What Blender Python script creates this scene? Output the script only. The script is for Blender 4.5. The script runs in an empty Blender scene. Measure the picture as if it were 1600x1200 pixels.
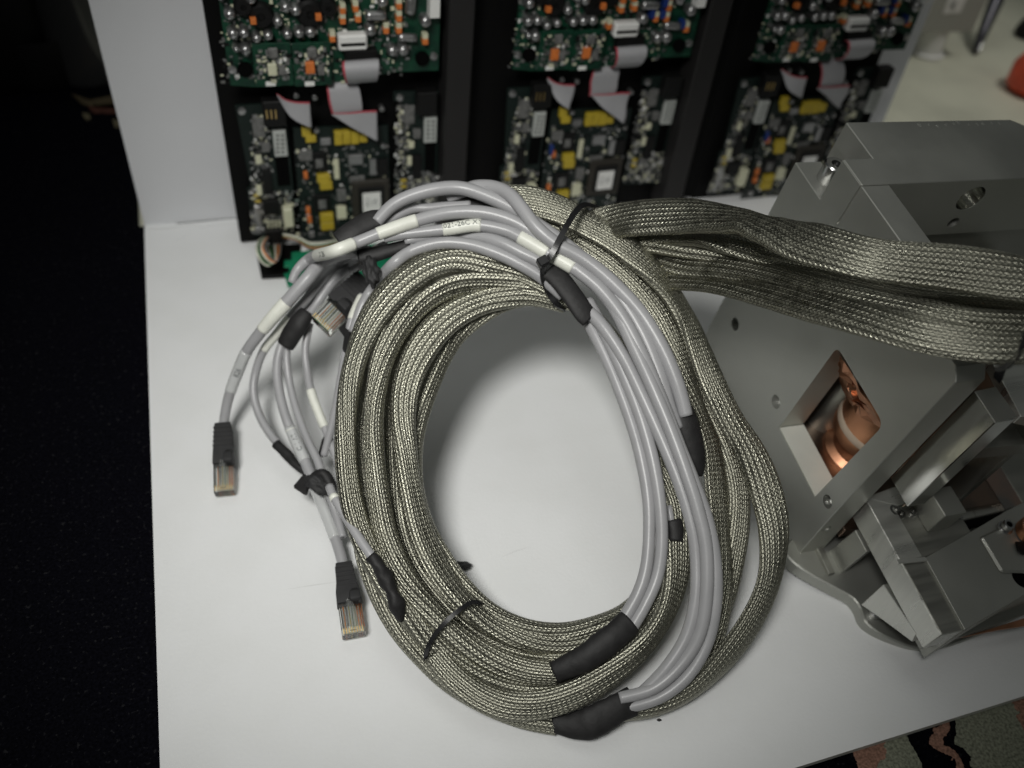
import bpy, bmesh, math, random
import numpy as np
from mathutils import Vector, Matrix
random.seed(7); rng = np.random.default_rng(7)
S = bpy.context.scene
COL = S.collection

# ------------------------------------------------------------------ camera
F = 1380.0                                    # focal length in pixels of a 1600 px wide frame
CAM = np.array([0.07379, -0.61162, 0.42])
R = np.array([[0.9531, -0.1479, 0.2642], [-0.2900, -0.6968, 0.6560], [0.0871, -0.7019, -0.7070]])
for i in range(3):                            # orthonormalise
    for j in range(i): R[:, i] -= R[:, j] * (R[:, i] @ R[:, j])
    R[:, i] /= np.linalg.norm(R[:, i])
cd = bpy.data.cameras.new('camera'); cam = bpy.data.objects.new('camera', cd); COL.objects.link(cam)
cam.matrix_world = Matrix([[R[0, 0], -R[0, 1], -R[0, 2], CAM[0]], [R[1, 0], -R[1, 1], -R[1, 2], CAM[1]],
                           [R[2, 0], -R[2, 1], -R[2, 2], CAM[2]], [0, 0, 0, 1]])
cd.sensor_width = 36; cd.lens = 36 * F / 1600; cd.clip_start = 0.01; cd.clip_end = 50
cd.dof.use_dof = True; cd.dof.focus_distance = 0.42; cd.dof.aperture_fstop = 5.6
S.camera = cam
# ------------------------------------------------------------------ world and lamps
w = bpy.data.worlds.new('World'); S.world = w; w.use_nodes = True
w.node_tree.nodes['Background'].inputs[0].default_value = (0.80, 0.84, 0.80, 1)
w.node_tree.nodes['Background'].inputs[1].default_value = 0.06
def area(name, loc, target, size, power, col):
    l = bpy.data.lights.new(name, 'AREA'); l.shape = 'RECTANGLE'; l.size = size[0]; l.size_y = size[1]
    l.energy = power; l.color = col
    o = bpy.data.objects.new(name, l); COL.objects.link(o); o.location = loc
    o.rotation_euler = (Vector(target) - Vector(loc)).to_track_quat('-Z', 'Y').to_euler()
    return o
sl = bpy.data.lights.new('lamp_key', 'SPOT'); sl.energy = 21.5; sl.color = (1, .99, .95); sl.spot_size = math.radians(54); sl.spot_blend = 1.; sl.shadow_soft_size = .085
so = bpy.data.objects.new('lamp_key', sl); COL.objects.link(so); so.location = (-0.085, -0.64, 0.72)
so.rotation_euler = (Vector((0.193, -0.183, 0)) - so.location).to_track_quat('-Z', 'Y').to_euler()
area('lamp_ceiling', (0.10, 0.15, 2.2), (0.20, -0.25, 0), (0.9, 1.6), 4.2, (0.98, 1, 0.95))
lb = bpy.data.lights.new('fill_background', 'SPOT'); lb.energy = 9.; lb.color = (1, .98, .92); lb.spot_size = math.radians(50); lb.spot_blend = .8; lb.shadow_soft_size = .12  # unseen fill light added to brighten the far right floor and backdrop strip
lo = bpy.data.objects.new('fill_background', lb); COL.objects.link(lo); lo.location = (1.0, -.10, .95)
lo.rotation_euler = (Vector((.80, .16, 0)) - lo.location).to_track_quat('-Z', 'Y').to_euler()
S.view_settings.view_transform = 'Standard'; S.view_settings.look = 'None'
S.view_settings.exposure = 0.0; S.view_settings.gamma = 1.0

# ------------------------------------------------------------------ picking real positions
def ray(px, py): return R @ np.array([px - 800, py - 600, F])
def on_plane(px, py, p, n):
    d = ray(px, py); return CAM + d * (((p - CAM) @ n) / (d @ n))
def Z(px, py, z): return on_plane(px, py, np.array([0, 0, z / 1000.]), np.array([0, 0, 1.]))
def Yp(px, py, y): return on_plane(px, py, np.array([0, y / 1000., 0]), np.array([0, 1., 0]))
_F = Z(900, 1140, 6); _T = Z(760, 290, 150)
_u = np.array([.953, -.29, 0]); _u /= np.linalg.norm(_u)
CN = np.cross(_u, _T - _F); CN /= np.linalg.norm(CN)      # normal of the leaning coil
if CN[2] < 0: CN = -CN
def P(px, py, h): return on_plane(px, py, _F + CN * h / 1000., CN)
def depth(p): return (R.T @ (np.array(p) - CAM))[2]
# machine frame (tilted chamber): axes b (depth), c (right), v (up), in mm
MM = np.array([[0.0231, 0.9985, 0.0488], [0.9902, -0.0161, -0.1389], [0.1379, -0.0515, 0.9891]])
MO = Z(1245, 865, 12)
def M(b, c, v): return MO + MM @ (np.array([b, c, v]) / 1000.)
def MP(px, py, ax, val):
    n = MM[:, ax]; p = on_plane(px, py, MO + n * val / 1000., n); return (MM.T @ (p - MO)) * 1000
def pts(spec):
    out = []
    for s in spec:
        out.append(Z(s[0], s[1], s[3]) if len(s) == 4 else P(*s))
    return out

# ------------------------------------------------------------------ materials
def mat(name, col, rough=.5, metal=0., var=.0, vscale=40., bump=0., bscale=200., col2=None, spec=None, stretch=None, coat=0., trans=0., rvar=0.):
    m = bpy.data.materials.new(name); m.use_nodes = True; nt = m.node_tree; N = nt.nodes; L = nt.links
    b = N['Principled BSDF']; b.inputs['Base Color'].default_value = (*col, 1)
    b.inputs['Roughness'].default_value = rough; b.inputs['Metallic'].default_value = metal
    if spec is not None: b.inputs['Specular IOR Level'].default_value = spec
    if coat: b.inputs['Coat Weight'].default_value = coat; b.inputs['Coat Roughness'].default_value = .1
    if trans: b.inputs['Transmission Weight'].default_value = trans; b.inputs['IOR'].default_value = 1.45
    tc = N.new('ShaderNodeTexCoord'); mp = N.new('ShaderNodeMapping'); L.new(tc.outputs['Object'], mp.inputs[0])
    if stretch: mp.inputs['Scale'].default_value = stretch
    if var or rvar:
        n = N.new('ShaderNodeTexNoise'); n.inputs['Scale'].default_value = vscale; n.inputs['Detail'].default_value = 5
        L.new(mp.outputs[0], n.inputs['Vector'])
        if var:
            r = N.new('ShaderNodeMix'); r.data_type = 'RGBA'; c2 = col2 or tuple(c * (1 - var) for c in col)
            r.inputs[6].default_value = (*c2, 1); r.inputs[7].default_value = (*col, 1)
            mr = N.new('ShaderNodeMapRange'); mr.inputs[1].default_value = .35; mr.inputs[2].default_value = .6
            L.new(n.outputs[0], mr.inputs[0]); L.new(mr.outputs[0], r.inputs[0]); L.new(r.outputs[2], b.inputs['Base Color'])
        if rvar:
            mr = N.new('ShaderNodeMapRange'); mr.inputs[1].default_value = .3; mr.inputs[2].default_value = .7
            mr.inputs[3].default_value = rough - rvar; mr.inputs[4].default_value = rough + rvar
            L.new(n.outputs[0], mr.inputs[0]); L.new(mr.outputs[0], b.inputs['Roughness'])
    if bump:
        n = N.new('ShaderNodeTexNoise'); n.inputs['Scale'].default_value = bscale; n.inputs['Detail'].default_value = 4
        L.new(mp.outputs[0], n.inputs['Vector'])
        bn = N.new('ShaderNodeBump'); bn.inputs['Strength'].default_value = bump; bn.inputs['Distance'].default_value = .0004
        L.new(n.outputs[0], bn.inputs['Height']); L.new(bn.outputs[0], b.inputs['Normal'])
    return m
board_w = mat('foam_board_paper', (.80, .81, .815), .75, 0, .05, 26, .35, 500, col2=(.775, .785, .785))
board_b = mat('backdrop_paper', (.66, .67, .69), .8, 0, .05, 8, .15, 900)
foam_edge = mat('foam_edge', (.6, .6, .55), .9, 0, .2, 60)
alu = mat('blasted_aluminium', (.47, .475, .44), .50, .9, .10, 14, .16, 2600, rvar=.10)
alu_d = mat('milled_aluminium', (.34, .34, .31), .45, .9, .10, 18, .10, 900, stretch=(1, 14, 1), rvar=.14)
alu_l = mat('polished_aluminium', (.74, .745, .70), .34, .85, .12, 22, .03, 700, stretch=(1, 9, 1), rvar=.14)
alu_m = mat('mirror_polished_aluminium', (.78, .78, .74), .15, 1., .06, 30, .05, 500, stretch=(1, 9, 1), rvar=.05)
brn_in = mat('copper_reflection_steel', (.26, .19, .15), .35, 1., .4, 40, col2=(.12, .11, .10))  # brown base colour paints the copper's reflection onto the steel
alu_reveal = mat('lit_reveal_aluminium', (.80, .81, .74), .45, .35, .08, 40, .1, 900)  # pale colour carries the light on the lower window reveal
steel = mat('steel', (.5, .5, .5), .25, 1., .1, 200)
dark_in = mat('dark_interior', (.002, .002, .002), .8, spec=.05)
copper = mat('copper', (.58, .29, .17), .48, 1., .25, 60, .25, 300, rvar=.1)
foil = mat('copper_foil', (.55, .27, .16), .38, 1., .3, 80, .9, 130)
ringm = mat('gasket_ring', (.50, .40, .31), .5, .1)
grey_pvc = mat('grey_cable_jacket', (.345, .345, .355), .36, 0, .06, 90, .1, 700)
white_lab = mat('white_label_sleeve', (.74, .75, .68), .42, 0, .08, 120)
clear_lab = mat('clear_sleeve', (.52, .53, .53), .12, 0, .05, 100, coat=.6)
ink = mat('label_ink', (.07, .08, .08), .6)
shrink = mat('black_heat_shrink', (.017, .0165, .017), .6, 0, .3, 200, .35, 500, spec=.35)
rubber = mat('black_rubber', (.020, .020, .021), .7, 0, .2, 200, .2, 900)
tie_m = mat('black_nylon_tie', (.012, .012, .013), .33, 0, .1, 200)
clearp = mat('clear_plug_plastic', (.93, .94, .90), .06, 0, trans=1.)
gold = mat('gold_contact', (.7, .5, .2), .3, 1.)
pcb_g = mat('green_circuit_board', (.004, .044, .022), .45, 0, .5, 160, col2=(.002, .022, .013), spec=.35)
pcb_d = mat('dark_circuit_board', (.004, .010, .008), .5, 0, .6, 260, col2=(.006, .013, .011), spec=.3)
panel_b = mat('black_panel', (.0025, .0025, .0025), .6, spec=.12)
rail_m = mat('dark_grey_rail', (.022, .021, .021), .5, .2, .1, 20, spec=.3)
canm = mat('silver_can', (.42, .42, .42), .33, .9, .2, 300)
blackp = mat('black_component', (.005, .005, .005), .5, spec=.25)
orange = mat('orange_capacitor', (.62, .17, .035), .45, 0, .2, 300)
bluec = mat('blue_capacitor', (.01, .03, .16), .4)
yellow = mat('yellow_capacitor', (.44, .33, .025), .45, 0, .15, 300)
cream = mat('cream_plastic', (.55, .55, .40), .45)
whitep = mat('white_plastic', (.72, .72, .70), .4)
greyp = mat('grey_component', (.14, .14, .135), .5, 0, .4, 300)
brownc = mat('brown_chip', (.028, .025, .020), .55, spec=.3)
ribbon = mat('grey_ribbon_cable', (.36, .36, .375), .5, 0, .12, 1, .3, 1, stretch=None)
red = mat('red_stripe', (.38, .06, .08), .5)
wire_w = mat('white_wire', (.6, .6, .5), .4); wire_g = mat('green_wire', (.04, .12, .04), .4)
wire_o = mat('orange_wire', (.6, .2, .04), .4); wire_k = mat('grey_wire', (.12, .12, .12), .4)
orange_toy = mat('orange_red_plastic', (.85, .12, .06), .4, 0, .3, 60)
lensp = mat('pink_lens', (.62, .14, .28), .15, 0, .5, 120, col2=(.80, .74, .68), coat=1.)
box_g = mat('grey_painted_box', (.34, .34, .31), .6)

def braid_mat():
    m = bpy.data.materials.new('tinned_braid'); m.use_nodes = True; nt = m.node_tree; N = nt.nodes; L = nt.links
    b = N['Principled BSDF']; b.inputs['Metallic'].default_value = 1.
    uv = N.new('ShaderNodeUVMap'); sp = N.new('ShaderNodeSeparateXYZ'); L.new(uv.outputs[0], sp.inputs[0])
    def mth(op, a, bb=None, c=None):
        n = N.new('ShaderNodeMath'); n.operation = op
        for i, x in enumerate((a, bb, c)):
            if x is None: continue
            if isinstance(x, (int, float)): n.inputs[i].default_value = x
            else: L.new(x, n.inputs[i])
        return n.outputs[0]
    u, v = sp.outputs[0], sp.outputs[1]           # u: column number, v: cells along
    fu = mth('FRACT', u); col = mth('FLOOR', u)
    odd = mth('MULTIPLY', mth('MODULO', col, 2.0), 2.0); sgn = mth('SUBTRACT', odd, 1.0)
    ph = mth('ADD', v, mth('MULTIPLY', mth('MULTIPLY', fu, sgn), 0.55))
    # fine wires running along each bundle
    fine = mth('SINE', mth('MULTIPLY', ph, 2 * math.pi * 5))
    crest = mth('ABSOLUTE', mth('SINE', mth('MULTIPLY', ph, math.pi)))
    env = mth('SINE', mth('MULTIPLY', fu, math.pi))
    h = mth('MULTIPLY', mth('POWER', crest, 0.7), mth('POWER', env, 0.5))
    hh = mth('ADD', h, mth('MULTIPLY', fine, 0.07))
    bn = N.new('ShaderNodeBump'); bn.inputs['Strength'].default_value = 1.0; bn.inputs['Distance'].default_value = .00030
    L.new(hh, bn.inputs['Height']); L.new(bn.outputs[0], b.inputs['Normal'])
    tc = N.new('ShaderNodeTexCoord')
    no = N.new('ShaderNodeTexNoise'); no.inputs['Scale'].default_value = 260; L.new(tc.outputs['Object'], no.inputs['Vector'])
    no2 = N.new('ShaderNodeTexNoise'); no2.inputs['Scale'].default_value = 22; L.new(tc.outputs['Object'], no2.inputs['Vector'])
    mr = N.new('ShaderNodeMapRange'); mr.inputs[1].default_value = .3; mr.inputs[2].default_value = .7
    mr.inputs[3].default_value = .27; mr.inputs[4].default_value = .50
    L.new(no.outputs[0], mr.inputs[0]); L.new(mr.outputs[0], b.inputs['Roughness'])
    mx = N.new('ShaderNodeMix'); mx.data_type = 'RGBA'
    mx.inputs[6].default_value = (.30, .295, .24, 1); mx.inputs[7].default_value = (.46, .455, .375, 1)
    L.new(no2.outputs[0], mx.inputs[0]); 
    mx2 = N.new('ShaderNodeMix'); mx2.data_type = 'RGBA'   # darker colour in the gaps between bundles
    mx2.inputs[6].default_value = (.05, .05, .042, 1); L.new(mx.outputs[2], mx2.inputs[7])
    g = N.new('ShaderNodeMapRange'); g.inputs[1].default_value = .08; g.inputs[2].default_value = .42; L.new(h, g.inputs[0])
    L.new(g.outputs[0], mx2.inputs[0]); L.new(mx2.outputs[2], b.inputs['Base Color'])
    return m
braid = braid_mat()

# ------------------------------------------------------------------ object helpers
def link(name, me, m=None, parent=None):
    o = bpy.data.objects.new(name, me); COL.objects.link(o)
    if m is not None:
        for x in (m if isinstance(m, (list, tuple)) else [m]): me.materials.append(x)
    if parent is not None: o.parent = parent
    return o
def tag(o, label, cat=None, group=None, kind=None):
    if label: o['label'] = label
    if cat: o['category'] = cat
    if group: o['group'] = group
    if kind: o['kind'] = kind
    return o
def thing(name, loc, label, cat, group=None):
    o = bpy.data.objects.new(name, None); COL.objects.link(o); o.location = loc; o.empty_display_size = .01
    o['_loc'] = list(loc); tag(o, label, cat, group); return o
def under(o, parent):
    """parent a mesh built in world coordinates"""
    o.parent = parent; o.matrix_parent_inverse = Matrix.Translation(Vector(parent['_loc'])).inverted() if '_loc' in parent else Matrix()
    return o
def pymesh(name, V, Fc, smooth=False):
    me = bpy.data.meshes.new(name); me.from_pydata([tuple(map(float, v)) for v in V], [], Fc); me.update()
    bm = bmesh.new(); bm.from_mesh(me); bmesh.ops.recalc_face_normals(bm, faces=bm.faces); bm.to_mesh(me); bm.free()
    if smooth: me.shade_smooth()
    return me
def bevel(me, wd, seg=1):
    bm = bmesh.new(); bm.from_mesh(me)
    bmesh.ops.bevel(bm, geom=[e for e in bm.edges if len(e.link_faces) == 2 and e.calc_face_angle(0) > .4], offset=wd, segments=seg, affect='EDGES', profile=.6)
    bm.to_mesh(me); bm.free(); return me
def prism(name, loop, ext, m, parent=None, bev=.0003):
    """loop: list of world points; ext: world vector of extrusion"""
    n = len(loop); loop = [np.array(p) for p in loop]; V = loop + [p + np.array(ext) for p in loop]
    Fc = [tuple(range(n)), tuple(range(2 * n - 1, n - 1, -1))] + [(i, (i + 1) % n, n + (i + 1) % n, n + i) for i in range(n)]
    me = pymesh(name, V, Fc)
    if bev: bevel(me, bev)
    o = link(name, me, m)
    if parent is not None: under(o, parent)
    return o
def box8(name, fn, r, m, parent=None, bev=.0003):
    (a0, a1), (b0, b1), (c0, c1) = r
    loop = [fn(a0, b0, c0), fn(a1, b0, c0), fn(a1, b1, c0), fn(a0, b1, c0)]
    return prism(name, loop, fn(a0, b0, c1) - fn(a0, b0, c0), m, parent, bev)
W = lambda x, y, z: np.array([x, y, z]) / 1000.
def mprism(name, loop2, axes, c0, c1, m, parent=None, bev=.0003):
    """polygon in two machine axes, extruded along the third"""
    k = [i for i in range(3) if i not in axes][0]
    def mk(p, c):
        q = [0, 0, 0]; q[axes[0]] = p[0]; q[axes[1]] = p[1]; q[k] = c; return M(*q)
    return prism(name, [mk(p, c0) for p in loop2], mk(loop2[0], c1) - mk(loop2[0], c0), m, parent, bev)
def px_prism(name, pxs, ax, val, t, m, parent=None, bev=.0003):
    """outline on a machine plane, given thickness t mm behind it"""
    loop = [M(*MP(x, y, ax, val)) for x, y in pxs]
    return prism(name, loop, (1 if ax == 1 else -1) * MM[:, ax] * t / 1000., m, parent, bev)
def cyl_pts(c, axis, r, n=24, e1=None):
    axis = np.array(axis) / np.linalg.norm(axis)
    a = np.cross(axis, [0.3, .9, .1] if e1 is None else e1); a /= np.linalg.norm(a); b = np.cross(axis, a)
    return [np.array(c) + r * (math.cos(t) * a + math.sin(t) * b) for t in np.linspace(0, 2 * math.pi, n, endpoint=False)]
def lathe(name, c, axis, prof, m, parent=None, n=28, smooth=True, caps=True):
    """prof: (r, h) list along axis, in metres"""
    axis = np.array(axis, float) / np.linalg.norm(axis); V = []; Fc = []
    for r, h in prof: V += cyl_pts(np.array(c) + axis * h, axis, max(r, 1e-6), n)
    for k in range(len(prof) - 1):
        for i in range(n): Fc.append((k * n + i, k * n + (i + 1) % n, (k + 1) * n + (i + 1) % n, (k + 1) * n + i))
    if caps: Fc.append(tuple(range(n))); Fc.append(tuple(range((len(prof) - 1) * n, len(prof) * n)))
    me = pymesh(name, V, Fc, smooth)
    if smooth: me.set_sharp_from_angle(angle=.7)
    o = link(name, me, m)
    if parent is not None: under(o, parent)
    return o
def boolean(o, cutters):
    for c in cutters:
        md = o.modifiers.new('cut', 'BOOLEAN'); md.object = c; md.solver = 'EXACT'; md.operation = 'DIFFERENCE'
    bpy.context.view_layer.update()
    dg = bpy.context.evaluated_depsgraph_get()
    me = bpy.data.meshes.new_from_object(o.evaluated_get(dg)); o.modifiers.clear(); o.data = me
    for c in cutters: bpy.data.objects.remove(c)
    return o
def resample(P3, step, extra=None):
    """Catmull-Rom through points, even spacing; extra: per-point scalars"""
    P3 = [np.array(p, float) for p in P3]; n = len(P3); Q = []; E = []
    ex = [np.array(e, float) for e in (extra or [])]
    for i in range(n - 1):
        p0 = P3[max(i - 1, 0)]; p1 = P3[i]; p2 = P3[i + 1]; p3 = P3[min(i + 2, n - 1)]
        for t in np.linspace(0, 1, 24, endpoint=False):
            t2, t3 = t * t, t * t * t
            Q.append(.5 * ((2 * p1) + (-p0 + p2) * t + (2 * p0 - 5 * p1 + 4 * p2 - p3) * t2 + (-p0 + 3 * p1 - 3 * p2 + p3) * t3))
            E.append([e[i] * (1 - t) + e[i + 1] * t for e in ex])
    Q.append(P3[-1]); E.append([e[-1] for e in ex]); Q = np.array(Q); E = np.array(E)
    d = np.r_[0, np.cumsum(np.linalg.norm(np.diff(Q, axis=0), axis=1))]
    k = max(3, int(d[-1] / step)); s = np.linspace(0, d[-1], k)
    out = np.array([np.interp(s, d, Q[:, j]) for j in range(3)]).T
    eo = [np.interp(s, d, E[:, j]) for j in range(len(ex))] if len(ex) else []
    return out, s, eo
def frames(C, ref):
    T = np.gradient(C, axis=0); T /= np.linalg.norm(T, axis=1)[:, None]
    Sd = np.cross(T, ref); Sd /= np.linalg.norm(Sd, axis=1)[:, None]
    Nn = np.cross(Sd, T); return T, Sd, Nn
def grid_mesh(name, V, k, n, m, uv=None, cap=True, parent=None):
    """V: (k*n,3) rings"""
    me = bpy.data.meshes.new(name)
    i = np.arange(k - 1)[:, None] * n; j = np.arange(n)[None, :]; jn = (j + 1) % n
    Q = np.stack([i + j, i + jn, i + n + jn, i + n + j], -1).reshape(-1, 4)
    nf = len(Q); loops = Q.reshape(-1)
    starts = np.arange(nf) * 4; tot = np.full(nf, 4)
    if cap:
        loops = np.r_[loops, np.arange(n)[::-1], (k - 1) * n + np.arange(n)]
        starts = np.r_[starts, nf * 4, nf * 4 + n]; tot = np.r_[tot, n, n]
    me.vertices.add(k * n); me.vertices.foreach_set('co', np.asarray(V, dtype=np.float32).reshape(-1))
    me.loops.add(len(loops)); me.loops.foreach_set('vertex_index', loops.astype(np.int32))
    me.polygons.add(len(starts)); me.polygons.foreach_set('loop_start', starts.astype(np.int32))
    try: me.polygons.foreach_set('loop_total', tot.astype(np.int32))
    except Exception: pass
    me.update(calc_edges=True)
    if uv is not None:
        U, Vv = uv                                # per ring vertex column coordinate (n+1) and per ring v (k)
        lay = me.uv_layers.new(name='UVMap'); A = np.zeros((len(loops), 2), np.float32)
        ji = np.broadcast_to(j, (k - 1, n)).reshape(-1); ii = np.broadcast_to(np.arange(k - 1)[:, None], (k - 1, n)).reshape(-1)
        for c, (du, dv) in enumerate(((0, 0), (1, 0), (1, 1), (0, 1))):
            A[c:nf * 4:4, 0] = U[ji + du]; A[c:nf * 4:4, 1] = Vv[ii + dv]
        lay.data.foreach_set('uv', A.reshape(-1))
    me.validate(); me.shade_smooth()
    o = link(name, me, m)
    if parent is not None: under(o, parent)
    return o
def tube(name, P3, rad, m, parent=None, n=16, step=.0015, lump=0., ref=None, flat=1., ends=True, er=.9):
    rad = [rad] * len(P3) if isinstance(rad, (int, float)) else rad
    C, s, (r,) = resample(P3, step, [rad]); T, Sd, Nn = frames(C, CN if ref is None else ref)
    k = len(C); r = r.copy()
    if ends: 
        C = np.vstack([C[:1], C, C[-1:]]); T = np.vstack([T[:1], T, T[-1:]]); Sd = np.vstack([Sd[:1], Sd, Sd[-1:]]); Nn = np.vstack([Nn[:1], Nn, Nn[-1:]])
        r = np.r_[r[0] * er, r, r[-1] * er]; s = np.r_[s[0], s, s[-1]]; k += 2
    th = np.linspace(0, 2 * math.pi, n, endpoint=False)
    rr = r[:, None] * np.ones(n)[None]
    if lump:
        ph = rng.uniform(0, 6, 4)
        rr = rr * (1 + lump * (np.sin(s * 420 + ph[0])[:, None] * np.sin(th * 2 + ph[1])[None] + .7 * np.sin(s * 900 + ph[2])[:, None] * np.cos(th * 3 + ph[3])[None]))
    V = C[:, None, :] + rr[..., None] * (np.cos(th)[None, :, None] * Sd[:, None, :] + flat * np.sin(th)[None, :, None] * Nn[:, None, :])
    return grid_mesh(name, V.reshape(-1, 3), k, n, m, parent=parent)
def pxr(p, wpx): return wpx * .5 * depth(p) / F           # half width in metres of something wpx wide at p

NCOL = 26; SUB = 2
def braid_tube(name, spec, wpx, label=None, thick=.62, tw=(0, 0), ref=None, parent=None, group='braided metal shielded cables of the coil'):
    P3 = pts(spec); ws = wpx if isinstance(wpx, (list, tuple)) else [wpx] * len(P3)
    hw = [pxr(p, a) for p, a in zip(P3, ws)]
    tws = list(np.linspace(tw[0], tw[1], len(P3)))
    C, s, (a, twi) = resample(P3, .001, [hw, tws]); T, Sd, Nn = frames(C, CN if ref is None else ref)
    ph = rng.uniform(0, 6.28, 6)
    twi = twi + .36 * np.sin(s * 31 + ph[0]) + .12 * np.sin(s * 83 + ph[4])
    a = a * (1 + .05 * np.sin(s * 60 + ph[1])); k = len(C)
    b = np.clip(.0100 * thick / .62 - a, a * .36, a * .95) * (1 + .07 * np.sin(s * 47 + ph[2]))
    a0, b0 = float(np.median(a)), float(np.median(b))
    tt = np.linspace(0, 2 * math.pi, 1441); sx = np.sign(np.cos(tt)) * np.abs(np.cos(tt)) ** .9 * a0; sy = np.sign(np.sin(tt)) * np.abs(np.sin(tt)) ** .85 * b0
    al = np.r_[0, np.cumsum(np.hypot(np.diff(sx), np.diff(sy)))]
    ncol = 2 * int(round(al[-1] / .00125 / 2)); n = ncol * SUB
    th = np.interp(np.arange(n) / n * al[-1], al, tt)      # columns evenly spaced round the sleeve
    ct, st = np.cos(th), np.sin(th)
    X = a[:, None] * np.sign(ct) * np.abs(ct) ** .9; Yy = b[:, None] * np.sign(st) * np.abs(st) ** .85
    # soft bulges of the cables inside the sleeve, drifting along it
    lob = np.cos(2.2 * X / a[:, None] * 2 + ph[3] + .8 * np.sin(s * 21 + ph[5])[:, None])
    Yy = Yy * (1 + .07 * lob); X = X * 1.0
    # woven relief
    ucol = np.arange(n) / SUB; fu = ucol % 1; colm = np.floor(ucol); sg = np.where(colm % 2 == 0, -1., 1.)
    # slow spiral of the columns
    cell = .0024; vv = s / cell
    phs = vv[:, None] + fu[None] * sg[None] * .55
    rel = np.abs(np.sin(math.pi * phs)) ** .7 * np.sin(math.pi * fu)[None] ** .5
    nrm = np.sqrt((X / a[:, None]) ** 2 + (Yy / b[:, None]) ** 2)
    dx, dy = ct[None] * b[:, None], st[None] * a[:, None]; dl = np.sqrt(dx * dx + dy * dy)
    amp = .0
    X = X + dx / dl * amp * (rel - .5); Yy = Yy + dy / dl * amp * (rel - .5)
    rot = twi[:, None] + (s * 0)[:, None]
    Xr = X * np.cos(rot) - Yy * np.sin(rot); Yr = X * np.sin(rot) + Yy * np.cos(rot)
    V = C[:, None, :] + Xr[..., None] * Sd[:, None, :] + Yr[..., None] * Nn[:, None, :]
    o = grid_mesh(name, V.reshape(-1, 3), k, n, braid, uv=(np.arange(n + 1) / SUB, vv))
    if parent is not None: under(o, parent)
    elif label: tag(o, label, 'braided cable', group)
    return o

def text(name, s, size, fn, m, parent=None, align='CENTER'):
    """flat lettering laid on a surface: fn(u, v) -> world point"""
    cu = bpy.data.curves.new(name, 'FONT'); cu.body = s; cu.size = size; cu.align_x = align; cu.align_y = 'CENTER'; cu.resolution_u = 2
    o = bpy.data.objects.new(name, cu); COL.objects.link(o); bpy.context.view_layer.update()
    me = bpy.data.meshes.new_from_object(o.evaluated_get(bpy.context.evaluated_depsgraph_get()))
    bpy.data.objects.remove(o)
    for v in me.vertices: v.co = Vector(fn(v.co.x, v.co.y))
    r = link(name, me, m)
    me.materials.clear(); me.materials.append(m)
    if parent is not None: under(r, parent)
    return r

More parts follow.
